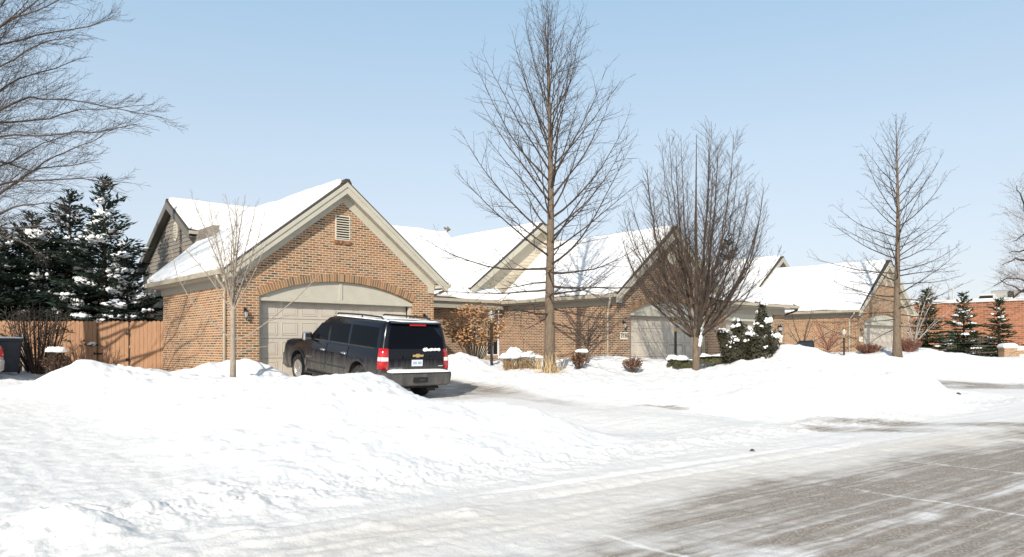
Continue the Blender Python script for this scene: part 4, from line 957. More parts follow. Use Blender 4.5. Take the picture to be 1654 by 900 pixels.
    bd = MB(); bd.box(rear(0.85)-0.018, rear(0.85)-0.013, -0.76, -0.62, 0.865, 0.885); bd.build("trim_badge", M['chrome'], tgo)
    # bumper
    br = [(0.40,-0.04,0.32,0.93,0.10,0.02),(0.44,-0.10,0.34,0.985,0.14,0.02),(0.66,-0.13,0.36,1.01,0.16,0.02),(0.72,-0.12,0.36,1.005,0.16,0.02),(0.735,-0.09,0.34,0.98,0.15,0.02)]
    bu = ring_body(br).build("rear_bumper", M['bumper'], root, smooth=True); bu.data.set_sharp_from_angle(angle=rad(35))
    hi = MB(); hi.box(-0.138, -0.10, -0.22, 0.18, 0.50, 0.62); ho = hi.build("hitch_opening", M['dark'], bu)
    hi = MB(); hi.box(-0.15, -0.08, -0.16, 0.02, 0.52, 0.58); hi.build("hitch_cover", M['plastic'], ho, bevel=0.015)
    fb = ring_body([(0.34,5.2,5.62,0.9,0.05,0.4),(0.44,5.2,5.72,1.0,0.05,0.45),(0.75,5.2,5.72,1.0,0.05,0.45),(0.80,5.2,5.68,0.97,0.05,0.42)]).build("front_bumper", M['suv'], root, smooth=True); fb.data.set_sharp_from_angle(angle=rad(35))
    ub = MB(); ub.box(0.3, 5.3, -0.62, 0.62, 0.30, 0.43); ub.build("underbody", M['under'], root)
    ex = MB(); ex.tube([(0.15, -0.72, 0.33), (1.2, -0.66, 0.33)], 0.04, 8); ex.build("exhaust_pipe", M['tyre'], root)
    mf = MB(); 
    for s in (-1, 1):
        mf = MB(); y0, y1 = sorted((s*0.72, s*0.98)); mf.box(0.60, 0.62, y0, y1, 0.18, 0.5); mf.build("mud_flap", M['plastic'], root)
    an = MB(); an.tube([(3.02, 0.66, 1.90), (2.94, 0.66, 2.05)], [0.018, 0.008], 6); an.build("antenna", M['plastic'], root)
    for x in (1.12, 4.42):
        for s in (-1, 1): wheel(root, x, s, s*0.85, 0.40, 0.27)
    # snow: roof, tailgate ledge, bumper step, bonnet
    rgx = random.Random(8)
    s1 = MB(); snow_slab(s1, (0.20, 0.74, 1.925), (0.20, -0.74, 1.925), (2.92, -0.70, 1.945), (2.92, 0.70, 1.945), 0.05, (1,1,1,1), 77, 0.09); s1.build("roof_snow", M['snow'], root, smooth=True)
    s2 = MB(); snow_slab(s2, (-0.12, 0.82, 0.738), (-0.12, -0.86, 0.738), (0.04, -0.86, 0.738), (0.04, 0.82, 0.738), 0.075, (1,1,0,1), 78, 0.05); s2.build("bumper_snow", M['snow'], root, smooth=True)
    s3 = MB()
    for k in range(9): s3.blob((rear(1.27)-0.03, -0.22-k*0.052, 1.255+rgx.uniform(0,0.015)), 0.045, 0.05, rgx.uniform(0.025,0.06), rgx, 8, 5, 0.6)
    s3.build("tailgate_snow", M['snow'], root, smooth=True)
    s4 = MB(); snow_slab(s4, (4.25, -0.7, 1.245), (4.25, 0.7, 1.245), (4.9, 0.66, 1.215), (4.9, -0.66, 1.215), 0.045, (1,1,1,1), 79, 0.1); s4.build("bonnet_snow", M['snow'], root, smooth=True)
    return root
suv = make_suv()

def make_sedan():
    """silver car at the left edge: only its right rear corner is inside the picture"""
    c = at(9, 0, 21.6); head = ROT + math.pi/2 + 0.10
    hx, hy = math.cos(head), math.sin(head); rx, ry = hy, -hx
    gx, gy = c[0]-rx*0.90, c[1]-ry*0.90
    root = thing("parked_car", "silver car at the left edge with red tail light, beside the dark wheeled bin", "car", (gx, gy, gz(gx+hx, gy+hy)-0.02), head)
    low = [(0.28,0.12,4.5,0.80,0.15,0.4),(0.34,0.04,4.66,0.87,0.2,0.5),(0.55,0.0,4.72,0.90,0.22,0.5),(0.75,0.02,4.68,0.905,0.22,0.5),(0.92,0.06,4.5,0.89,0.22,0.5),(0.99,0.12,4.2,0.86,0.22,0.45),
           (1.03,0.45,3.4,0.83,0.2,0.3),(1.10,0.62,3.2,0.80,0.2,0.25),(1.35,1.05,2.72,0.68,0.2,0.25),(1.45,1.3,2.45,0.60,0.2,0.25),(1.48,1.5,2.2,0.45,0.2,0.2)]
    body = ring_body(low).build("body", M['silver'], root)
    cut = MB()
    for x in (0.95, 3.7):
        for s in (-1, 1):
            y0, y1 = sorted((s*0.60, s*1.2)); cut.lathe([(0.0, y0), (0.36, y0), (0.36, y1), (0.0, y1)], 30, (x, 0, 0.33), 'y')
    cm = cut.build("cutter", M['under']); cm.parent = root
    for o in (cm, body):
        bm = bmesh.new(); bm.from_mesh(o.data); bmesh.ops.remove_doubles(bm, verts=bm.verts, dist=1e-5); bmesh.ops.recalc_face_normals(bm, faces=bm.faces); bm.to_mesh(o.data); bm.free()
    boolean_cut(body, cm); body.data.polygons.foreach_set("use_smooth", [True]*len(body.data.polygons)); body.data.set_sharp_from_angle(angle=rad(32)); body.data.materials.clear(); body.data.materials.append(M['silver'])
    for s in (-1, 1):
        corner_strip(low, 0.66, 0.95, 0.25, 0.55, s, 0.01).build("tail_light", M['taillight'], root, smooth=True)
        for pts in ([(2.0,1.11),(2.95,1.11),(2.55,1.34),(2.05,1.36)], [(1.0,1.11),(1.92,1.11),(1.97,1.36),(1.28,1.33)]): side_panel(low, pts, s, 0.004).build("side_window", M['tint'], root)
        for x in (0.95, 3.7): wheel(root, x, s, s*0.76, 0.32, 0.2)
    rw = MB(); rw.prism([(0.66,-0.6,1.12),(0.66,0.6,1.12),(1.0,0.5,1.34),(1.0,-0.5,1.34)], (0.02,0,0)); rw.build("rear_window", M['tint'], root)
    bu = ring_body([(0.26,0.0,0.25,0.84,0.18,0.02),(0.32,-0.06,0.25,0.90,0.22,0.02),(0.56,-0.07,0.25,0.915,0.22,0.02),(0.60,-0.03,0.25,0.905,0.22,0.02)]).build("rear_bumper", M['silver'], root, smooth=True); bu.data.set_sharp_from_angle(angle=rad(35))
make_sedan()

# ------------------------------------------------------------------ wheeled bins
def bin_thing(name, label, x, y, rz, tilt=0, sc_=1.0, z=None):
    root = thing(name, label, "bin", (x, y, (gz(x, y)-0.03) if z is None else z), rz); root.rotation_euler = (tilt, 0, rz); root.scale = (sc_,)*3
    b = MB(); lv = [(0.06,0.22,0.25),(0.5,0.27,0.30),(0.98,0.31,0.36),(1.0,0.34,0.39),(1.04,0.34,0.39)]
    for z_, hx, hy in lv: b.v += [(x_, y_, z_) for x_, y_ in rrect(-hx, hx, hy, 0.06, 0.06, 3)]
    n = 16
    for i in range(len(lv)-1):
        for k in range(n): b.f.append((i*n+k, i*n+(k+1)%n, (i+1)*n+(k+1)%n, (i+1)*n+k))
    b.f.append(tuple(range(n))[::-1]); b.f.append(tuple((len(lv)-1)*n+k for k in range(n)))
    b.build("bin_body", M['bin'], root)
    l = MB()
    for z_, hx, hy in ((1.042,0.36,0.41),(1.075,0.36,0.41),(1.12,0.28,0.33)): l.v += [(x_, y_, z_) for x_, y_ in rrect(-hx, hx, hy, 0.07, 0.07, 3)]
    for i in range(2):
        for k in range(n): l.f.append((i*n+k, i*n+(k+1)%n, (i+1)*n+(k+1)%n, (i+1)*n+k))
    l.f.append(tuple(range(n))[::-1]); l.f.append(tuple(2*n+k for k in range(n))); lo = l.build("lid", M['bin'], root)
    h = MB(); h.tube([(-0.25, 0.40, 0.99), (-0.25, 0.47, 1.0), (0.25, 0.47, 1.0), (0.25, 0.40, 0.99)], 0.016, 6); h.build("handle", M['bin'], root)
    for s in (-1, 1):
        w = MB(); w.lathe([(0.0,-0.03),(0.11,-0.03),(0.12,0),(0.11,0.03),(0.0,0.03)], 16, (0,0,0), 'z')
        w.v = [(s*0.30 + vz, 0.27+vx, 0.12+vy) for vx, vy, vz in w.v]; w.build("wheel", M['tyre'], root)
    return root, lo
M['bin'] = vary("dark_blue_grey_plastic", (0.018,0.022,0.03), (0.032,0.038,0.05), 5, 0.5)
M['bin_black'] = M['bin']
p = at(14, 0, 23.4)
r_, lid_ = bin_thing("wheeled_bin", "upright dark wheeled bin with thin snow on its lid, by the wire gate", p[0], p[1], ROT)
m_ = MB(); snow_slab(m_, (-0.33,-0.38,1.09), (0.33,-0.38,1.09), (0.33,0.38,1.10), (-0.33,0.38,1.10), 0.04, (1,1,1,1), 5, 0.1); m_.build("lid_snow", M['snow'], r_, smooth=True)
p = at(1272, 566, 28.9)
r_, lid_ = bin_thing("wheeled_bin", "dark bin lying half buried in the big snow pile near the evergreens", p[0], p[1], rad(-62), rad(-80), 1.0, p[2]-0.22)

# ------------------------------------------------------------------ cedar fence, wire gate
fA, fB_ = Vector((-11.95, 26.5, 0)), Vector((-17.6, 26.3, 0))
def make_fence():
    d = (fB_-fA); Ln = d.length; root = thing("wooden_fence", "tan cedar board fence with gate, meeting the left corner of the first house", "fence", (fA.x, fA.y, 0.55), math.atan2(d.y, d.x))
    # local x runs left along the fence, local y > 0 faces the camera
    rg = random.Random(5)
    def boards(x0, x1, nm, par, m, y=0.0):
        b = MB(); x = x0
        while x < x1-0.05:
            w = min(0.145, x1-x); z = 1.93+rg.uniform(-0.012, 0.012)
            b.prism([(x+0.004, y, -0.3), (x+w-0.004, y, -0.3), (x+w-0.004, y, z-0.035), (x+w-0.04, y, z), (x+0.04, y, z), (x+0.004, y, z-0.035)], (0, 0.02+rg.uniform(0, .004), 0)); x += w
        return b.build(nm, m, par)
    boards(0.02, 1.22, "board_panel", root, M['cedar'])
    g = boards(1.25, 2.30, "fence_gate", root, M['cedar'], 0.01)
    for z in (0.55, 1.45):
        hb = MB(); hb.box(1.20, 1.34, 0.032, 0.045, z, z+0.09); hb.tube([(1.235, 0.04, z-0.01), (1.235, 0.04, z+0.10)], 0.014, 6); hb.build("hinge", M['black_metal'], g)
    lt = MB(); lt.box(2.12, 2.42, 0.034, 0.05, 0.78, 0.83); lt.tube([(2.38, 0.05, 0.80), (2.38, 0.08, 0.86)], 0.012, 6); lt.build("latch", M['black_metal'], g)
    boards(2.33, Ln, "board_panel", root, M['cedar'])
    for z in (0.3, 1.0, 1.65):
        r = MB(); r.box(0.05, Ln, -0.045, -0.002, z, z+0.09); r.build("rail", M['cedar'], root)
    for x in (0.06, 1.23, 2.31, 4.1, Ln-0.05):
        r = MB(); r.box(x-0.045, x+0.045, -0.14, -0.047, -0.4, 1.88); r.build("post", M['cedar'], root)
make_fence()
def wire_gate():
    a = Vector(at(-40, 0, 25.0)); b = Vector(at(31, 0, 25.4)); d = b-a; Ln = math.hypot(d.x, d.y); z0 = gz(b.x, b.y)
    root = thing("wire_gate", "galvanised wire mesh gate with pipe frame behind the dark bin", "gate", (a.x, a.y, z0), math.atan2(d.y, d.x))
    f = MB(); f.tube([(0.05,0,0.12),(0.05,0,1.12),(Ln-0.1,0,1.12),(Ln-0.1,0,0.12),(0.05,0,0.12)], 0.022, 8); f.build("pipe_frame", M['grey_metal'], root)
    w = MB(); k = 0.05
    while k < Ln:
        for s in (-1, 1):
            x0, z_0, x1, z_1 = k, 0.12, k+s*1.0, 1.12
            if x1 > Ln-0.1: z_1 = 0.12+(Ln-0.1-x0); x1 = Ln-0.1
            if x1 < 0.05: z_1 = 0.12+(x0-0.05); x1 = 0.05
            if z_1 > 0.15: w.tube([(x0,0,z_0),(x1,0,z_1)], 0.003, 3, False)
        k += 0.09
    w.build("mesh", M['grey_metal'], root)
    for x in (Ln-0.02, Ln+0.13):
        p_ = MB(); p_.lathe([(0.035,-0.3),(0.035,1.22),(0.045,1.23),(0.03,1.27),(0.0,1.28)], 8, (x,0,0)); p_.build("post", M['grey_metal'], root)
wire_gate()

# ------------------------------------------------------------------ lamp posts
def lamp_post(px, py_top, Y, label, zb=None):
    x, y, zt = at(px, py_top, Y); z0 = gz(x, y) if zb is None else zb; H = zt - z0
    root = thing("lamp_post", label, "lamp post", (x, y, z0), 0.4, "lamp posts in the front gardens")
    k = MB(); k.lathe([(0.048,-0.5),(0.048,H-0.60),(0.055,H-0.595),(0.055,H-0.56),(0.03,H-0.555)], 12); po = k.build("post", M['black_metal'], root, smooth=False)
    k = MB(); k.tube([(-0.28,0,H-1.05),(0.28,0,H-1.05)], 0.011, 6); k.lathe([(0.055,H-1.08),(0.055,H-1.02)], 10); k.build("ladder_bar", M['black_metal'], po)
    k = MB(); k.lathe([(0.032,H-0.553),(0.05,H-0.52),(0.03,H-0.47),(0.065,H-0.43),(0.07,H-0.41),(0.03,H-0.405)], 12); k.build("collar", M['brass'], root, smooth=True)
    g = MB(); g.lathe([(0.055,H-0.402),(0.085,H-0.36),(0.115,H-0.27),(0.118,H-0.2),(0.11,H-0.152)], 14); go = g.build("glass_globe", M['glass_clear'], root, smooth=True)
    c = MB(); c.lathe([(0.014,H-0.40),(0.014,H-0.27),(0.02,H-0.26),(0.0,H-0.23)], 8); c.build("candle", M['white'], go)
    c = MB(); c.lathe([(0.125,H-0.15),(0.13,H-0.135),(0.09,H-0.08),(0.05,H-0.05),(0.02,H-0.04),(0.025,H-0.02),(0.0,H)], 14); c.build("cap", M['brass'], root, smooth=True)
    c = MB()
    for q in range(4):
        a = q*math.pi/2+0.4; c.tube([(0.058*math.cos(a),0.058*math.sin(a),H-0.40),(0.12*math.cos(a),0.12*math.sin(a),H-0.27),(0.12*math.cos(a),0.12*math.sin(a),H-0.15)], 0.006, 4)
    c.build("cage", M['brass'], go)
lamp_post(794, 497, 27.0, "black lamp post with brass lantern by the brown leaved bush")
lamp_post(1091, 512, 28.8, "black lamp post with brass lantern in front of the 2130 garage door", 0.55)
lamp_post(1363, 529, 40.5, "black lamp post with brass lantern near the farthest gabled house")

# low brick entrance wall far right, dark board fence behind the spruces
def sign_wall():
    a = Vector(at(1622, 0, 50)); root = thing("brick_garden_wall", "low brick entrance wall with snow capped pier at the right edge", "garden wall", (a.x, a.y, 0.35), rad(-6))
    w = MB(); w.box(0, 0.75, 0, 0.75, -0.3, 1.15); po = w.build("pier", M['brick'], root, uv=True)
    w = MB(); w.box(-0.05, 0.80, -0.05, 0.80, 1.153, 1.22); w.build("cap_stone", M['plaque'], po)
    w = MB(); w.box(0.753, 5.5, 0.15, 0.55, -0.3, 1.0); wo = w.build("wall", M['brick'], root, uv=True)
    w = MB(); w.box(0.803, 5.6, 0.08, 0.62, 1.003, 1.06); w.build("coping", M['plaque'], wo)
    w = MB(); w.box(1.0, 5.0, 0.10, 0.147, 0.42, 0.75); w.build("sign_panel", M['plaque'], wo)
    s = MB(); snow_slab(s, (-0.08,-0.08,1.222), (0.85,-0.08,1.222), (0.85,0.83,1.222), (-0.08,0.83,1.222), 0.24, (1,1,1,1), 3, 0.12); s.build("pier_snow", M['snow'], po, smooth=True)
    s = MB(); snow_slab(s, (0.87,0.06,1.062), (5.6,0.06,1.062), (5.6,0.64,1.062), (0.87,0.64,1.062), 0.22, (1,1,1,1), 4, 0.12); s.build("wall_snow", M['snow'], wo, smooth=True)
sign_wall()
def dark_fence():
    a = Vector(at(1518, 0, 68)); b = Vector(at(1606, 0, 66)); d = b-a; Ln = math.hypot(d.x, d.y)
    root = thing("wooden_fence", "dark weathered board fence between the spruces before the orange brick building", "fence", (a.x, a.y, 0.4), math.atan2(d.y, d.x))
    m = MB(); x = 0.0; rg = random.Random(2)
    while x < Ln: m.box(x+0.006, x+0.17, 0, 0.025, -0.3, 1.95+rg.uniform(-.03,.03)); x += 0.18
    m.build("board_panel", M['cedar_dark'], root)
    for x in (0.0, Ln/2, Ln): 
        m = MB(); m.box(x-0.06, x+0.06, 0.028, 0.15, -0.3, 2.0); m.build("post", M['cedar_dark'], root)
dark_fence()
# shepherd's hook by the side wall, clod of dirt on the snow
hx_, hy_, _ = at(845, 0, 31.0)
hk = thing("garden_hook", "thin dark shepherd hook standing before the brick side wall near the bare tree", "garden hook", (hx_, hy_, gz(hx_, hy_)-0.1))
m_ = MB(); m_.tube([(0,0,-0.2),(0,0,1.0),(-0.01,0,1.08),(-0.06,0,1.13),(-0.11,0,1.10),(-0.12,0,1.02)], 0.009, 5); m_.build("rod", M['black_metal'], hk)
m_ = MB(); m_.tube([(0.02,0.0,0.15),(0.10,0.0,0.15),(0.10,0,-0.1)], 0.007, 5); m_.build("foot_spike", M['black_metal'], hk)
def clod(px, py, z, r, label):
    Yg = (1.6-z)*F/(py-560.0); x, y, _ = at(px, py, Yg); b = MB(); rg = random.Random(int(px)); b.blob((0,0,0), r, r*0.8, r*0.7, rg, 10, 7, 0.8, 0.28)
    o = b.build("frozen_clod", M['clod'], None); o.location = (x, y, gz(x, y)+r*0.25); tag(o, label, "clod")
M['clod'] = vary("frozen_dirt", (0.05,0.04,0.033), (0.12,0.10,0.085), 20, 0.95)
clod(1547, 637, 0.12, 0.09, "larger dark frozen clod lying on ploughed snow at the right")
clod(1215, 724, 0.04, 0.035, "tiny dark frozen clod lying on the snowy driveway mouth")

# ------------------------------------------------------------------ bare trees
def rnd_perp(d, rg):
    a = Vector((rg.uniform(-1,1), rg.uniform(-1,1), rg.uniform(-1,1))); p = a - d*a.dot(d)
    return p.normalized() if p.length > 1e-4 else Vector((1,0,0))
def branch(mb, p, d, length, r0, r1, rg, nseg=6, bend=Vector((0,0,0)), wig=0.10, n=5):
    """one bent tapering limb; returns its points and directions"""
    pts, dirs, rs = [Vector(p)], [Vector(d).normalized()], [r0]; st = length/nseg; dd = Vector(d).normalized()
    for i in range(nseg):
        dd = (dd + bend*(st) + rnd_perp(dd, rg)*wig).normalized(); pts.append(pts[-1] + dd*st); dirs.append(dd.copy()); rs.append(r0 + (r1-r0)*((i+1)/nseg)**0.8)
    mb.tube(pts, rs, n, False); return pts, dirs
def sample(pts, dirs, t):
    x = t*(len(pts)-1); i = min(int(x), len(pts)-2); f = x-i
    return pts[i].lerp(pts[i+1], f), dirs[min(i+1, len(dirs)-1)]
def twigs(mb, pts, dirs, length, rg, dens, lev, up, r, ang=(30,60), lfac=0.38, t0=0.18, rmin=0.0055):
    """side shoots along a limb, then finer ones on those"""
    k = max(2, int(length*dens)); sgn = 1
    for i in range(k):
        t = t0 + (0.98-t0)*(i+rg.random())/k; p, d = sample(pts, dirs, t)
        a = rad(rg.uniform(*ang)); side = d.cross(Vector((0,0,1)))
        if side.length < 0.15: side = rnd_perp(d, rg)
        side.normalize(); sgn = -sgn
        ax = (side*sgn + rnd_perp(d, rg)*0.75).normalized(); nd = (d*math.cos(a) + ax*math.sin(a) + Vector((0,0,up))).normalized()
        L_ = length*lfac*(1.12-t*0.75)*rg.uniform(0.6,1.25)
        rr = max(rmin, r*(1-0.6*t)*0.5)
        P, D = branch(mb, p, nd, L_, rr, rmin*0.75, rg, 4 if lev > 0 else 2, Vector((0,0,up*0.8)), 0.14, 4 if lev > 1 else 3)
        if lev > 0: twigs(mb, P, D, L_, rg, dens*1.45, lev-1, up, rr, ang, 0.42, 0.15, rmin*0.85)

def leader_tree(name, label, px, py, Y, H, r0, z1, spread, nprim, seed, prof, elev, barkm='bark', twigm='bark_dark', dens=3.0, lev=1, up=0.06, rmin=0.0055, group=None, lean=0.0, limb=1.0):
    rg = random.Random(seed); x, y, _ = at(px, py, Y); z = gz(x, y) - 0.15
    root = thing(name, label, "tree", (x, y, z), 0, group)
    tk = MB(); P, Rr = [], []
    for i in range(15):
        f = i/14; P.append(Vector((lean*f*H + 0.05*math.sin(f*7+seed)*f*1.5, 0.05*math.cos(f*6+seed)*f, f*H)))
        Rr.append(r0*(1-f)**1.0*(1+0.35*math.exp(-f*28)) + 0.008)
    tk.tube(P, Rr, 12); tk.build("trunk", M[barkm], root, smooth=True)
    cr = MB()
    def trunk_at(h):
        f = max(0, min(0.999, h/H)); i = int(f*14); return P[i].lerp(P[i+1], f*14-i), Rr[i] + (Rr[i+1]-Rr[i])*(f*14-i)
    azi = rg.uniform(0, 6.28)
    for i in range(nprim):
        f = (i+rg.random()*0.7)/nprim; h = z1 + (H*0.985-z1)*f**0.92; azi += 2.39996 + rg.uniform(-0.3,0.3)
        p, tr = trunk_at(h); e = rad(elev(f) + rg.uniform(-9, 9)); L_ = spread*prof(f)*rg.uniform(0.75, 1.12)
        d = Vector((math.cos(azi)*math.cos(e), math.sin(azi)*math.cos(e), math.sin(e)))
        b = 0.26 if f > 0.14 else 0.06
        PP, DD = branch(cr, p, d, L_, min(tr*0.38*limb, (0.006+0.0078*L_)*limb), rmin*0.8, rg, 9, Vector((0,0,b*0.5)), 0.075, 5)
        twigs(cr, PP, DD, L_, rg, dens, lev, up, min(tr*0.35, 0.006+0.006*L_), (28,58), 0.36, 0.16, rmin)
    cr.build("crown", M[twigm], root)
    return root
def lerp(a, b, t): return a+(b-a)*t
def pw(*pts):
    def fn(f):
        for (a, va), (b, vb) in zip(pts, pts[1:]):
            if f <= b: return lerp(va, vb, (f-a)/(b-a) if b > a else 0)
        return pts[-1][1]
    return fn
t_main = leader_tree("bare_tree", "tallest bare tree with straight thick trunk before the entrance between two garages", 888, 604, 26.0, 12.35, 0.185, 1.75, 4.6, 78, 11,
            pw((0,.85),(.12,1.0),(.25,1.02),(.45,.98),(.7,.74),(1,.24)), pw((0,-14),(.14,2),(.22,24),(.33,44),(.6,62),(1,80)), dens=3.4, lev=1, rmin=0.0036)
t_far = leader_tree("bare_tree", "bare tree with level branches before the farthest gabled house at right", 1449, 579, 38.0, 11.9, 0.19, 1.5, 4.2, 74, 23,
            pw((0,.62),(.10,.92),(.25,1.0),(.45,.82),(.7,.60),(1,.18)), pw((0,-12),(.12,2),(.3,14),(.55,38),(.8,58),(1,80)), dens=3.0, lev=1, rmin=0.0048)
def near_vertex(root, px, py):
    c = [o for o in root.children if o.name.startswith('crown')][0]; co = np.empty(len(c.data.vertices)*3); c.data.vertices.foreach_get('co', co); co = co.reshape(-1, 3) + np.array(root.location)
    X = 827+F*co[:,0]/co[:,1]; Y = 560-F*(co[:,2]-1.6)/co[:,1]; return co[np.argmin((X-px)**2+(Y-py)**2)]
# squirrel nest in the tall tree
nb = MB(); rgn = random.Random(3)
for k in range(24):
    c = Vector((rgn.gauss(0,.08), rgn.gauss(0,.08), rgn.gauss(0,.06))); a, b = rnd_perp(Vector((0,0,1)), rgn)*0.06, rnd_perp(Vector((1,0,0)), rgn)*0.05; c *= 0.6; a *= .6; b *= .6; nb.quad(c-a-b, c+a-b, c+a+b, c-a+b)
ne = nb.build("leaf_nest", M['stem_tan'], None); ne.location = near_vertex(t_main, 742, 361); tag(ne, "small clump of dead leaves caught on a left branch of the tallest bare tree", "leaf clump")

def vase_tree(name, label, px, py, Y, fork, H, r0, limbs, seed, spread, barkm, twigm, dens=3.2, lev=1, rmin=0.0055, steep=(58,84), cat="tree", sec_up=0.14, group=None, extra=(), curl=0.05):
    rg = random.Random(seed); x, y, _ = at(px, py, Y); z = gz(x, y)-0.15; root = thing(name, label, cat, (x, y, z), 0, group)
    tk = MB(); tk.tube([(0,0,0),(0.01,0,fork*0.3),(0,0.01,fork*0.7),(0.0,0,fork+0.15)], [r0*1.25, r0*1.02, r0*0.95, r0*0.85], 12); tk.build("trunk", M[barkm], root, smooth=True)
    lm, cr = MB(), MB()
    for i in range(limbs):
        a = 2.39996*i + rg.uniform(-.25,.25); f = i/max(1, limbs-1); e = rad(lerp(steep[1], steep[0], f)); h = fork*lerp(1.02, 0.85, f)*1.0
        d = Vector((math.cos(a)*math.cos(e), math.sin(a)*math.cos(e), math.sin(e)))
        L_ = (H-h)*lerp(1.0, 0.70, f**1.3)*rg.uniform(0.86, 1.04)
        rr = r0*lerp(0.42, 0.28, f)
        P, D = branch(lm, Vector((math.cos(a)*r0*0.3, math.sin(a)*r0*0.3, h)), d, L_, rr, rmin, rg, 12, Vector((math.cos(a)*0.03, math.sin(a)*0.03, 0.05+(curl-0.05)*f)), 0.06, 6)
        twigs(cr, P, D, L_*spread, rg, dens/spread, lev, sec_up, rr*0.8, (25,50), 0.34, 0.10, rmin)
    for (pts, rr) in extra:
        P = [Vector(p) for p in pts]; D = [(P[min(i+1,len(P)-1)]-P[max(i-1,0)]).normalized() for i in range(len(P))]
        lm.tube(P, [rr*(1-0.75*i/(len(P)-1)) for i in range(len(P))], 5, False); L_ = sum((b-a).length for a, b in zip(P, P[1:])); twigs(cr, P, D, L_, rg, dens*0.5, 0, 0.15, rr*0.6, (30,60), 0.14, 0.25, rmin)
    lm.build("limbs", M[twigm if twigm != 'bark_dark' else 'bark_mid'], root, smooth=True); cr.build("crown", M[twigm], root)
    return root
def oval_tree(name, label, px, py, Y, H, r0, fork, rx, n, seed, barkm, twigm, dens, rmin):
    """short trunk, many rising limbs that end on a rounded egg shaped outline"""
    rg = random.Random(seed); x, y, _ = at(px, py, Y); z = gz(x, y)-0.15; root = thing(name, label, "tree", (x, y, z))
    tk = MB(); tk.tube([(0,0,0),(0.01,0,fork*.3),(0,.01,fork*.7),(0,0,fork+.25)], [r0*1.25, r0*1.02, r0*.95, r0*.8], 12); tk.build("trunk", M[barkm], root, smooth=True)
    lm, cr = MB(), MB(); cz = fork + (H-fork)*.50; rz = H-cz
    for i in range(n):
        a = 2.39996*i + rg.uniform(-.35,.35); th_ = rad(lerp(4, 118, ((i+.5)/n)**.66)); k = rg.uniform(.86, 1.05)
        end = Vector((rx*k*math.sin(th_)*math.cos(a), rx*k*math.sin(th_)*math.sin(a), cz + rz*k*math.cos(th_)))
        h0 = fork*rg.uniform(.92, 1.05) if i % 3 == 0 else fork + rg.uniform(.1, .30)*(end.z-fork)
        st = Vector((end.x*.06, end.y*.06, h0)) if i % 3 == 0 else Vector((end.x*.16, end.y*.16, h0))
        c1 = Vector((end.x*.86, end.y*.86, h0 + (end.z-h0)*.40)); m = 11
        P = [st*(1-t)**2 + c1*(2*t*(1-t)) + end*t*t + rnd_perp(Vector((0,0,1)), rg)*.035*math.sin(t*3.1) for t in seg(0, 1, m)]
        D = [(P[min(q+1,m)]-P[max(q-1,0)]).normalized() for q in range(m+1)]; Ln = sum((b-a_).length for a_, b in zip(P, P[1:]))
        rr = (.009+.0058*Ln)*(1.25 if i % 3 == 0 else .75)
        lm.tube(P, [rr*(1-.9*q/m)+.003 for q in range(m+1)], 6, False)
        twigs(cr, P, D, Ln, rg, dens, 1, .13, rr*.6, (22,52), .29, .14, rmin)
    lm.tube([(0,0,fork*.9),(0.03,0,cz*.7),(0,0.04,cz),(0.02,0,H*.97)], [r0*.7, r0*.5, r0*.36, .008], 8, False)
    lm.build("limbs", M['bark_mid'], root, smooth=True); cr.build("crown", M[twigm], root); return root
oval_tree("bare_tree", "bare oval crowned tree with many upright limbs before the 2130 garage door", 1124, 601, 27.0, 8.8, .13, 1.45, 2.8, 46, 5, 'bark', 'bark_dark', 6.0, .0038)
yt = vase_tree("young_tree", "slender pale young tree rising from the snow bank at the first house corner", 376, 614, 17.9, 2.15, 4.85, 0.064, 14, 9, 0.6, 'bark_pale', 'bark_pale', 7.0, 1, 0.0038, (56, 87), sec_up=0.2,
          extra=(([(-.02,0,1.15),(-.35,-.1,1.5),(-.85,-.2,2.0),(-1.2,-.2,2.6),(-1.4,-.1,3.3)], .018), ([(.02,0,1.15),(.4,-.1,1.25),(.9,-.15,1.6),(1.5,-.1,2.1),(2.1,.0,2.75),(2.6,0,3.4)], .02), ([(.02,0,.85),(.4,-.15,.95),(.85,-.2,1.0),(1.15,-.2,1.3)], .012)))

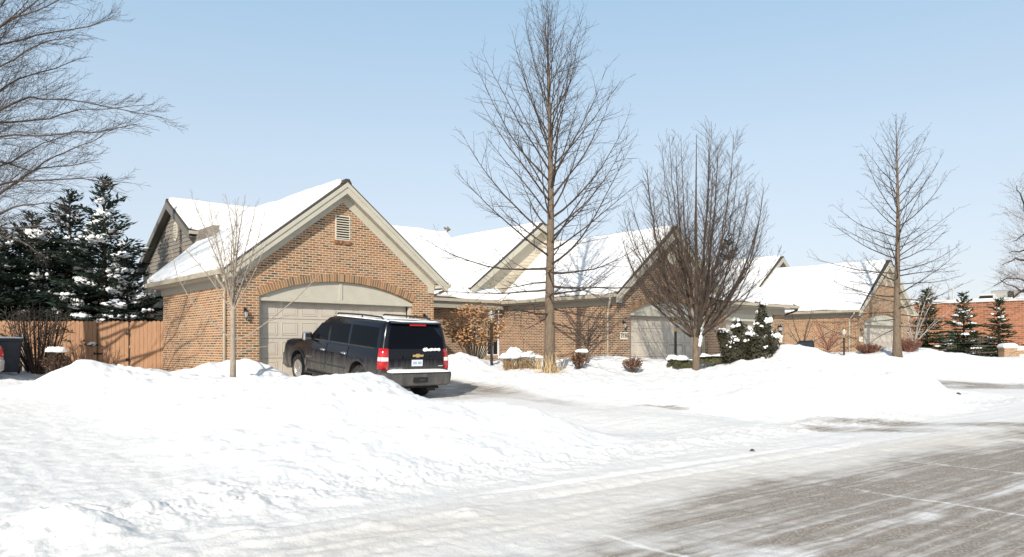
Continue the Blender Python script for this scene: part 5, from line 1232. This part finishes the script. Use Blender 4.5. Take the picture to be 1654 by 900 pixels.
def left_tree():
    rg = random.Random(77); Y = 19.5; x, y, _ = at(-190, 0, Y); z = gz(x, y)-0.2
    root = thing("bare_tree", "large bare tree reaching long fine branches in from the left edge", "tree", (x, y, z))
    tk = MB(); P = [Vector((0.2*math.sin(i*.9), 0.1*math.cos(i), i*1.25)) for i in range(11)]; tk.tube(P, [0.36*(1-i/11)**0.8+0.03 for i in range(11)], 12); tk.build("trunk", M['bark'], root, smooth=True)
    lm, cr = MB(), MB(); O = Vector((x, y, z))
    L_ = [([(-100,160),(-40,95),(0,47),(45,13),(95,-30)],19),([(-100,190),(-40,110),(0,71),(58,58),(147,44),(185,25)],19.6),([(-100,200),(-30,130),(0,107),(67,71),(120,58)],18.6),
          ([(-110,240),(-40,195),(0,178),(49,158),(111,162),(200,178),(271,193)],19.2),([(-110,240),(-40,208),(0,198),(80,191),(133,178),(249,169)],20.2),([(-110,270),(-40,232),(0,220),(67,218),(151,213),(226,200)],18.4),
          ([(-130,380),(-40,333),(0,313),(40,284),(89,253),(133,236),(190,206)],18.8),([(-40,333),(0,300),(36,291),(133,289),(213,296)],18.9),([(-130,400),(-40,362),(0,347),(36,331),(71,329),(110,335)],18.0),
          ([(-120,400),(-40,376),(0,369),(58,364),(100,355)],18.2),([(-110,250),(-30,240),(0,262),(50,275),(110,268),(160,258)],20.4),([(-90,120),(-30,40),(0,10),(40,-30)],20.0),([(-110,230),(-20,160),(30,128),(90,112),(140,92)],20.8),
          ([(-120,300),(-40,280),(20,262),(70,232),(120,214)],21),([(-100,180),(-20,100),(20,30),(60,-20)],21),([(-140,420),(-60,390),(0,380),(45,395),(80,420)],18.6),([(-100,140),(-30,60),(20,30),(80,8),(130,-15)],18.2)]
    for pts, Yb in L_:
        n = len(pts); Q = []
        for i, (a, b) in enumerate(pts):
            f = i/(n-1); Q.append(Vector(at(a, b, lerp(Y, Yb, min(1, f*1.3)) + 0.25*math.sin(i*2.1+Yb*3))) - O)
        # join the limb to the trunk
        h = max(1.8, Q[0].z-0.7); i = min(9, int(h/1.25)); Q.insert(0, P[i].lerp(P[i+1], h/1.25-i))
        R_ = []
        for a, b in zip(Q, Q[1:]):
            for k in range(3): R_.append(a.lerp(b, k/3) + rnd_perp((b-a).normalized(), rg)*0.025)
        R_.append(Q[-1]); D = [(R_[min(i+1,len(R_)-1)]-R_[max(i-1,0)]).normalized() for i in range(len(R_))]
        m = len(R_); lm.tube(R_, [0.042*(1-i/m)**1.1+0.005 for i in range(m)], 6, False)
        Ln = sum((b-a).length for a, b in zip(R_, R_[1:]))
        twigs(cr, R_, D, Ln*0.75, rg, 8.2, 1, 0.10, 0.014, (22,52), 0.30, 0.22, 0.0036)
    lm.build("limbs", M['bark_mid'], root, smooth=True); cr.build("crown", M['bark_dark'], root)
left_tree()
# pale crown entering at the right edge, faint trees behind the flat roof
def right_tree():
    rg = random.Random(31); Y = 56; x, y, _ = at(1735, 0, Y); z = gz(x, y)-0.2
    root = thing("bare_tree", "hazy fine twigged bare tree entering at the right edge above the brick building", "tree", (x, y, z)); O = Vector((x, y, z))
    tk = MB(); P = [Vector((0.3*math.sin(i*.8), 0, i*1.45)) for i in range(11)]; tk.tube(P, [0.45*(1-i/11)**0.8+0.04 for i in range(11)], 10); tk.build("trunk", M['bark'], root, smooth=True)
    lm, cr = MB(), MB()
    for pts in ([(1735,480),(1690,455),(1654,452),(1628,450),(1605,462)],[(1735,470),(1700,420),(1670,395),(1652,380),(1635,390)],[(1735,440),(1690,385),(1660,350),(1648,320),(1642,300)],[(1735,420),(1705,350),(1680,310),(1672,270)],
                [(1690,455),(1660,462),(1638,480),(1630,470)],[(1700,420),(1665,420),(1640,418),(1618,428)],[(1735,450),(1685,420),(1655,405),(1630,408)],[(1735,400),(1715,340),(1700,280)],[(1735,500),(1690,480),(1650,470),(1615,452)]):
        Q = [Vector(at(a, b, Y + 1.5*math.sin(i*1.7+pts[-1][1]))) - O for i, (a, b) in enumerate(pts)]
        R_ = []
        for a, b in zip(Q, Q[1:]):
            for k in range(3): R_.append(a.lerp(b, k/3) + rnd_perp((b-a).normalized(), rg)*0.07)
        R_.append(Q[-1]); D = [(R_[min(i+1,len(R_)-1)]-R_[max(i-1,0)]).normalized() for i in range(len(R_))]; m = len(R_)
        lm.tube(R_, [0.13*(1-i/m)**1.1+0.014 for i in range(m)], 6, False); Ln = sum((b-a).length for a, b in zip(R_, R_[1:]))
        twigs(cr, R_, D, Ln*0.9, rg, 3.6, 1, 0.12, 0.03, (25,60), 0.34, 0.18, 0.008)
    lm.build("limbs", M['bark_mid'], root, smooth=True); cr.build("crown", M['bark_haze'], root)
M['bark_haze'] = vary("haze_paled_twigs", (0.20,0.165,0.15), (0.27,0.23,0.21), 5, 0.9)  # distance haze put into the bark colour of the far trees
right_tree()
for i, (px, Y, H) in enumerate(((1500, 120, 12.5), (1532, 135, 12.0), (1560, 125, 10.5), (1398, 130, 10), (1592,128,10.5))):
    x, y, _ = at(px, 0, Y); rg = random.Random(200+i)
    root = thing("bare_tree", ["faint far bare tree behind the flat roof, nearest the tall trunk","faint far bare tree above the thin roof pipe","faint far bare tree over the middle spruce","faint far bare tree behind the farthest house roof","faint far bare tree behind the rooftop units"][i], "tree", (x, y, 0.3), 0, "faint bare trees beyond the flat roofed building")
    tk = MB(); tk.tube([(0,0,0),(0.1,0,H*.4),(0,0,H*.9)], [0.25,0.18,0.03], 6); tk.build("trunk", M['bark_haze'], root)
    cr = MB()
    for k in range(26):
        f = 0.25+0.7*k/26; a = k*2.4; e = rad(30+45*f); PP, DD = branch(cr, (0,0,H*f*0.8), (math.cos(a)*math.cos(e), math.sin(a)*math.cos(e), math.sin(e)), H*0.42*(1.15-f), 0.06, 0.02, rg, 5, Vector((0,0,0.03)), 0.12, 4)
        twigs(cr, PP, DD, H*0.3, rg, 2.0, 1, 0.1, 0.03, (25,55), 0.35, 0.2, 0.015)
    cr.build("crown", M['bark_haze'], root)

# ------------------------------------------------------------------ evergreens
def conifer(name, label, px, Y, py_top, H=None, wid=1.8, m='needle', seed=1, whorls=17, per=9, snow=40, leader=0.0, zb=None, cat="tree", tuft=0.17, group=None, sparse_top=0.0, droop=0.18):
    rg = random.Random(seed); x, y, zt = at(px, py_top, Y); z0 = gz(x, y)-0.1 if zb is None else zb; H = zt-z0
    root = thing(name, label, cat, (x, y, z0), 0, group)
    tk = MB(); tk.tube([(0,0,0),(0.02,0,H*.5),(0,0,H)], [0.035*H**0.8, 0.02*H**0.8, 0.008], 8); tk.build("trunk", M['bark_mid'], root, smooth=True)
    cr, sn, bw = MB(), MB(), MB()
    for w in range(whorls):
        f = (w+0.5)/whorls; zz = H*(0.04+0.94*f); Lb = wid*(1-f)**0.78 + 0.10
        if sparse_top and f > sparse_top and (w % 2 == 0) and f < 0.93: Lb *= 0.55
        n = max(4, int(per*(1-0.45*f)))
        for k in range(n):
            a = 2*math.pi*(k+rg.uniform(-.3,.3))/n + w*1.3; L_ = Lb*rg.uniform(0.55, 1.28); e = rad(lerp(-14, 42, f**1.3) + rg.uniform(-7,7))
            d = Vector((math.cos(a)*math.cos(e), math.sin(a)*math.cos(e), math.sin(e)))
            zb_ = min(H*0.985, max(0.1, zz + rg.uniform(-.62,.62)*H/whorls)); P, D = branch(bw, (0,0,zb_), d, L_, 0.010+0.008*L_, 0.004, rg, 5, Vector((0,0,0.10)), 0.05, 3)
            side = Vector((-math.sin(a), math.cos(a), 0)); steps = max(3, int(L_/ (tuft*0.52)))
            for j in range(steps):
                t = 0.12 + 0.88*(j+rg.random()*0.6)/steps; p, dd = sample(P, D, min(t, 0.99)); reach = (0.16+0.42*L_*math.sin(min(1, (1-t)*1.5+0.12)*1.5)*0.55)
                for s in (-1, 1):
                    q = 0.0
                    while q < reach:
                        c = p + side*s*q + dd*q*0.55 + Vector((rg.uniform(-.03,.03), rg.uniform(-.03,.03), -droop*q*q + rg.uniform(-.04,.03)))
                        u = (dd*0.8 + side*s*0.7 + Vector((rg.uniform(-.35,.35), rg.uniform(-.35,.35), rg.uniform(-.45,.35)))).normalized()*tuft*rg.uniform(.6,1.15)
                        v = (u.cross(Vector((rg.uniform(-1,1), rg.uniform(-1,1), 1.0)))).normalized()*tuft*rg.uniform(.16,.28)
                        cr.add([c-u*.4, c+v, c+u, c-v], [(0,1,2,3)])
                        q += tuft*0.75
            if snow and rg.random() < snow and f < 0.86:
                bl = rg.uniform(0.07, 0.15)*(0.75+0.5*(1-f))*(wid/2)**0.5; tc = rg.uniform(0.45, 0.92)
                for q in range(rg.randint(5, 11)):
                    p, dd = sample(P, D, max(0.1, min(0.99, tc+rg.uniform(-.22,.12)))); c = p + side*rg.gauss(0, .13)
                    sn.blob((c.x, c.y, c.z+0.03), bl*rg.uniform(.5,1.5), bl*rg.uniform(.5,1.4), bl*rg.uniform(.5,.95), rg, 7, 5, 0.55, 0.3)
    nf = len(cr.f); cr.add(bw.v, bw.f); co = cr.build("crown", M[m], root); co.data.materials.append(M['bark_mid'])
    if len(co.data.polygons) == len(cr.f): co.data.polygons.foreach_set('material_index', [0]*nf + [1]*(len(cr.f)-nf))
    if sn.v: sn.build("snow_clumps", M['snow'], root, smooth=True)
    return root
FG = "dark snowy firs behind the fence"
conifer("fir_tree", "dark fir with tall sparse leader, closest to the shingled gable", 168, 29.0, 281, wid=2.5, seed=3, whorls=19, per=12, snow=.5, sparse_top=0.60, group=FG, tuft=0.19)
conifer("fir_tree", "dark dense fir with pointed top left of the sparse leader", 112, 30.0, 308, wid=2.4, seed=4, whorls=19, per=12, snow=.22, group=FG, tuft=0.19)
conifer("fir_tree", "broad dark fir standing left behind the bare limbs", 52, 29.0, 345, wid=2.8, seed=5, whorls=17, per=13, snow=.2, group=FG, tuft=0.19)
conifer("fir_tree", "dark fir cut by the left edge of the picture", -5, 28.0, 370, wid=2.7, seed=6, whorls=16, per=13, snow=.2, group=FG, tuft=0.19)
conifer("fir_tree", "low bushy fir heavy with snow just behind the cedar boards", 205, 28.3, 415, wid=1.75, seed=7, whorls=14, per=11, snow=.8, group=FG, tuft=0.17)
SG = "green spruces before the orange brick building"
conifer("spruce_tree", "leftmost green spruce, beside the white barked shrub", 1496, 54, 466, wid=1.75, m='needle_green', seed=13, whorls=16, per=9, snow=.12, group=SG, tuft=0.24, zb=0.6)
conifer("spruce_tree", "middle green spruce with light snow, left of the dark board fence", 1556, 55, 474, wid=1.65, m='needle_green', seed=14, whorls=16, per=9, snow=.22, group=SG, tuft=0.24, zb=0.5)
conifer("spruce_tree", "narrow green spruce next to the low brick pier", 1613, 54, 480, wid=1.35, m='needle_green', seed=15, whorls=15, per=9, snow=.12, group=SG, tuft=0.22, zb=0.4)
conifer("pine_tree", "dark evergreen top showing above the snowy roof behind the oval crowned tree", 1176, 62, 378, wid=2.6, m='needle', seed=16, whorls=14, per=9, snow=.06, tuft=0.36, zb=0.3)

def leafy_mass(mb, rg, fn, n, size, flat=1.0):
    for _ in range(n):
        c, nrm = fn(rg); u = rnd_perp(nrm, rg)*size*rg.uniform(.6,1.2); v = nrm.cross(u).normalized()*size*rg.uniform(.35,.7); t = nrm*size*rg.uniform(-.3,.5)
        mb.add([c-u*.5, c+v*.5+t*.5, c+u*.6+t, c-v*.5+t*.5], [(0,1,2,3)])
def evergreen_bush(name, label, px, py_base, Y, lobes, m, seed, n, size, snow, cat="shrub", zb=None, group=None):
    """lobes: (dx, dy, z, rx, ry, rz); foliage through each lobe's outer volume"""
    rg = random.Random(seed); x, y, zb_ = at(px, py_base, Y); z0 = gz(x, y)-0.05 if zb is None else zb; root = thing(name, label, cat, (x, y, z0), 0, group)
    fo, sn, st = MB(), MB(), MB(); vol = [l[3]*l[4]+l[3]*l[5] for l in lobes]; tv = sum(vol)
    for l, vv in zip(lobes, vol):
        def fn(r, l=l):
            d = Vector((r.gauss(0,1), r.gauss(0,1), r.gauss(0,1))).normalized(); k = r.uniform(.35,1.0)**0.5*(1+0.14*math.sin(d.x*7+l[0]*9)*math.cos(d.z*6+l[2]*5))
            return Vector((l[0]+d.x*l[3]*k, l[1]+d.y*l[4]*k, l[2]+d.z*l[5]*k)), (d+Vector((0,0,.4))).normalized()
        leafy_mass(fo, rg, fn, int(n*vv/tv), size)
        for _ in range(int(snow*vv/tv+rg.random())):
            a = rg.uniform(0, 6.28); e = rg.uniform(.15, 1.35); d = Vector((math.cos(a)*math.cos(e), math.sin(a)*math.cos(e), math.sin(e))); s = rg.uniform(.04,.12)
            for q in range(rg.randint(4,9)):
                sn.blob((l[0]+d.x*l[3]*.98+rg.gauss(0,.07), l[1]+d.y*l[4]*.98+rg.gauss(0,.07), l[2]+d.z*l[5]*.96+rg.uniform(-.02,.05)), s*rg.uniform(.35,.8), s*rg.uniform(.35,.8), s*rg.uniform(.45,.85), rg, 8, 5, .8, .3)
        st.tube([(l[0]*0.2, l[1]*0.2, -0.1), (l[0]*.7, l[1]*.7, l[2]*.6), (l[0], l[1], l[2])], [0.03, 0.02, 0.01], 5)
    fo.build("foliage", M[m], root); st.build("stems", M['bark_mid'], root)
    if sn.v: sn.build("snow_clumps", M['snow'], root, smooth=True)
    return root
evergreen_bush("evergreen_shrub", "tall pointed dark evergreen shrub with snow lumps, before the second garage door", 1230, 578, 27.0,
    [(0,0,.45,.50,.5,.60),(-.02,0,1.0,.44,.42,.55),(.03,0,1.45,.31,.31,.45),(.02,0,1.85,.17,.17,.38),(0,0,2.18,.07,.07,.22),(.36,-.1,.8,.24,.28,.5),(-.30,-.1,.6,.22,.3,.5)], 'yew', 21, 5200, .10, 26, zb=.93)
evergreen_bush("evergreen_shrub", "lower spreading dark evergreen shrub with snow caps, left of the pointed one", 1188, 580, 27.2,
    [(0,0,.45,.5,.45,.6),(.18,0,1.0,.34,.34,.5),(.1,.1,1.3,.25,.25,.3),(-.35,-.05,.75,.26,.3,.5),(-.52,0,1.02,.16,.18,.26),(.42,0,.6,.25,.3,.6)], 'yew', 22, 4200, .10, 28, zb=.96)
evergreen_bush("evergreen_shrub", "round dark green shrub behind the low brick wall at the right edge", 1672, 575, 52.5, [(0,0,.8,.95,.8,1.1)], 'needle_green', 23, 1500, .16, 3)
HG = "clipped hedges in the front gardens"
def hedge(label, px0, px1, py, Y0, Y1, h, d, m, seed, n, size, snow_th, sunk=0.0, stems=False):
    rg = random.Random(seed); a, b = Vector(at(px0, py, Y0)), Vector(at(px1, py, Y1)); v = b-a; Ln = math.hypot(v.x, v.y); z0 = gz((a.x+b.x)/2, (a.y+b.y)/2)-sunk
    root = thing("hedge", label, "hedge", (a.x, a.y, z0), math.atan2(v.y, v.x), HG); fo = MB()
    if stems:
        for _ in range(n):
            x, y = rg.uniform(0, Ln), rg.uniform(-.05, d); hh = h*rg.uniform(.8,1.05); fo.tube([(x, y, -0.1), (x+rg.uniform(-.06,.06), y+rg.uniform(-.05,.05), hh*.55), (x+rg.uniform(-.11,.11), y+rg.uniform(-.06,.06), hh)], [.009,.008,.005], 3, False)
    else:
        def fn(r):
            t = r.random(); x = r.uniform(0, Ln); ph = r.uniform(-.3, math.pi+.3); k = r.uniform(.6,1.02)
            return Vector((x, d/2 - math.cos(ph)*d/2*k, max(0.02, h*(.5+.5*math.sin(ph)*k))*(1+.10*math.sin(x*5+seed)))), Vector((r.uniform(-.4,.4), -math.cos(ph), math.sin(ph)+.2)).normalized()
        leafy_mass(fo, rg, fn, n, size)
        for k in range(int(Ln*5)): x = rg.uniform(0.05, Ln-.05); fo.tube([(x, d/2, -.1), (x+rg.uniform(-.1,.1), d/2+rg.uniform(-.1,.1), h*.7)], .012, 4, False)
    fo.build("foliage" if not stems else "stems", M[m], root)
    if snow_th:
        sn = MB()
        for k in range(int(Ln*16)):
            x = rg.uniform(0, Ln); e = min(1, min(x, Ln-x)/.3+.35); w_ = rg.uniform(.12,.26); sn.blob((x, d*rg.uniform(.15,.85), h-.03+snow_th*.25*e), w_, w_*.9, snow_th*rg.uniform(.45,.95)*e*(.8+.3*math.sin(x*3.1+seed)), rg, 10, 6, .35, .15)
        sn.build("snow_cap", M['snow'], root, smooth=True)
hedge("thin brown hedge of bare clipped stems under thick snow, left of the tall bare tree", 815, 874, 598, 26.4, 26.6, .42, .55, 'stem_tan', 1, 300, .1, .34, 0.02, True)
hedge("low green hedge with snow cap, left of the oval crowned tree", 1089, 1120, 590, 27.6, 27.9, .42, .5, 'boxwood', 2, 1500, .075, .20, 0.05)
hedge("low green hedge with snow cap, right of the oval crowned tree", 1131, 1180, 590, 27.4, 27.6, .40, .5, 'boxwood', 3, 2200, .075, .16, 0.06)

def twig_bush(name, label, px, py, Y, H, W, n, m, seed, top_leaf=None, cap=False, cat="shrub", group=None, nleaf=0, stems=True, rmin=.004, zb=None, sub=5):
    rg = random.Random(seed); x, y, _ = at(px, py, Y); z0 = gz(x, y)-.08 if zb is None else zb; root = thing(name, label, cat, (x, y, z0), 0, group); st = MB(); lf = MB()
    for k in range(n):
        a = rg.uniform(0, 6.28); rr = rg.random()**.6; top = Vector((math.cos(a)*rr*W/2, math.sin(a)*rr*W/2, H*rg.uniform(.72,1.0)*(1-.18*rr)))
        base = Vector((math.cos(a)*rr*W*.10, math.sin(a)*rr*W*.10, 0)); mid = base.lerp(top, .5) + Vector((math.cos(a)*W*.06*rr, math.sin(a)*W*.06*rr, 0)); P = [base, base.lerp(mid,.5), mid, mid.lerp(top,.5)+rnd_perp(Vector((0,0,1)),rg)*.02, top]
        st.tube(P, [rmin*2.4, rmin*2.0, rmin*1.6, rmin*1.2, rmin*.8], 4, False); D = [(P[min(i+1,4)]-P[max(i-1,0)]).normalized() for i in range(5)]
        for j in range(sub):
            t = rg.uniform(.4,.97); p, d = sample(P, D, t); nd = (d + rnd_perp(d, rg)*.9).normalized(); st.tube([p, p+nd*H*rg.uniform(.06,.16)], [rmin, rmin*.6], 3, False)
        if top_leaf:
            for j in range(nleaf):
                p, d = sample(P, D, rg.uniform(.5,1.0)); c = p + Vector((rg.gauss(0,1), rg.gauss(0,1), rg.gauss(0,1)))*H*.05; u = rnd_perp(Vector((0,0,1)), rg)*.035*rg.uniform(.6,1.3); v = rnd_perp(u.normalized(), rg)*.022; lf.quad(c-u, c+v, c+u, c-v)
    st.build("stems", M[m], root)
    if lf.v: lf.build("leaves", M[top_leaf], root)
    if cap:
        sn = MB(); 
        for q in range(7): sn.blob((rg.uniform(-.3,.3)*W, rg.uniform(-.2,.2)*W, H*.94), W*.22, W*.2, H*.13, rg, 9, 6, .4, .15)
        sn.build("snow_cap", M['snow'], root, smooth=True)
    return root
twig_bush("small_bush", "small round brown bush with bare stems below, before the 2130 garage door corner", 1022, 602, 26.8, .66, .78, 46, 'bark_mid', 41, 'leaf_brown', nleaf=16)
twig_bush("small_bush", "small brown bush wearing a white snow cap, right of the tall bare tree", 936, 600, 27.0, .74, .62, 40, 'bark_mid', 42, 'leaf_brown', True, nleaf=16)
twig_bush("dry_leaved_bush", "rounded bush full of dry orange brown leaves beside the SUV tail", 766, 578, 29.3, 2.35, 2.3, 60, 'bark_mid', 43, None, rmin=.006, sub=8)
def dry_leaves():
    """beech-like leaves that hang on all winter, as part of the bush"""
    root = bpy.data.objects["dry_leaved_bush"]; rg = random.Random(6); lf = MB()
    for k in range(2600):
        d = Vector((rg.gauss(0,1), rg.gauss(0,1), rg.gauss(0,1))).normalized(); q = rg.uniform(.25,1)**.4; c = Vector((d.x*1.22*q, d.y*1.1*q, 1.42+d.z*(.98 if d.z > 0 else .80)*q))
        if c.z > 1.95 and rg.random() < .55: continue
        u = rnd_perp(Vector((0,0,1)), rg)*.062*rg.uniform(.6,1.25); v = rnd_perp(u.normalized(), rg)*.036; lf.add([c-u, c+v, c+u, c-v], [(0,1,2,3)])
    lf.build("leaves", M['leaf_dry'], root)
dry_leaves()
vase_tree("dwarf_maple", "small bare ornamental tree with dense dark twigs before the brick side wall", 948, 590, 28.6, .95, 2.75, .06, 16, 44, .62, 'bark', 'bark_mid', 7.0, 1, .0042, (8, 62), "tree", .02)
vase_tree("dwarf_maple", "small bare shrub with red brown twigs before the farthest house side wall", 1338, 575, 41.5, .5, 2.5, .05, 18, 45, .6, 'twig_red', 'twig_red', 6.5, 1, .006, (22, 70), "shrub", .06)
vase_tree("dwarf_tree", "small gnarled ornamental tree with snowy trunk by the corner of the double house", 1296, 570, 39.5, 1.0, 3.4, .07, 7, 46, .4, 'bark', 'bark_mid', 3.6, 1, .006, (28, 75), "tree", .02)
vase_tree("white_barked_shrub", "pale white barked multi stemmed shrub left of the spruces", 1476, 570, 43.0, .55, 4.3, .09, 9, 47, .5, 'bark_white', 'bark_white', 3.2, 1, .007, (32, 80), "shrub", .05)
twig_bush("red_brown_bush", "low red brown bush under the downspout of the farthest house", 1403, 576, 40.8, .62, 1.5, 110, 'twig_red', 48, 'leaf_brown', nleaf=10, rmin=.006)
twig_bush("red_brown_bush", "red brown bush right of the trunk of the level branched tree", 1466, 581, 39.6, .85, 1.5, 110, 'twig_red', 49, 'leaf_brown', nleaf=10, rmin=.006)
twig_bush("dry_bush", "small rusty bush by the brick wall near the snow pile top", 1313, 572, 38.0, .95, .8, 40, 'twig_red', 50, 'leaf_brown', nleaf=10, rmin=.006)
# tangle of dark bare stems with a snow-capped clipped top, left of the fence gate
twig_bush("bare_bush", "dark tangle of tall bare stems beside the wire gate post", 60, 600, 24.2, 2.5, 2.0, 60, 'bark_dark', 51, rmin=.010, sub=7)
twig_bush("capped_bush", "dark twiggy bush with a thick white snow cap before the cedar fence", 93, 598, 23.2, .98, .85, 90, 'bark_dark', 52, 'leaf_brown', True, nleaf=6, rmin=.008, sub=8)
# straw coloured ornamental grass at the foot of the tall tree
def straw():
    x, y, _ = at(889, 604, 25.6); rg = random.Random(9); m_ = MB(); root_z = gz(x, y)-.05
    for k in range(60):
        a = rg.uniform(0, 6.28); r = rg.random()**.5*.42; b = Vector((math.cos(a)*r*1.3-.06, math.sin(a)*r*.6, 0)); t = b + Vector((rg.gauss(0,.16), rg.gauss(0,.1), rg.uniform(.25,.8)))
        m_.tube([b, b.lerp(t,.55)+Vector((0,0,.05)), t], [.007,.006,.003], 3, False)
    o = m_.build("straw_grass_tuft", M['straw'], None); o.location = (x, y, root_z); tag(o, "tuft of straw coloured dry grass at the foot of the tallest tree", "grass tuft")
straw()
# snow lodged in tree forks
sf_ = MB(); rg_ = random.Random(2)
tr3 = at(1129, 545, 26.9)
for k in range(5): sf_.blob((tr3[0]+.02*k, tr3[1]-.1, tr3[2]-.25+.13*k), .06, .05, .10, rg_, 8, 5, .8)
so_ = sf_.build("lodged_snow", M['snow'], None, smooth=True); tag(so_, "white snow lodged in the fork of the oval crowned tree", "snow clump")
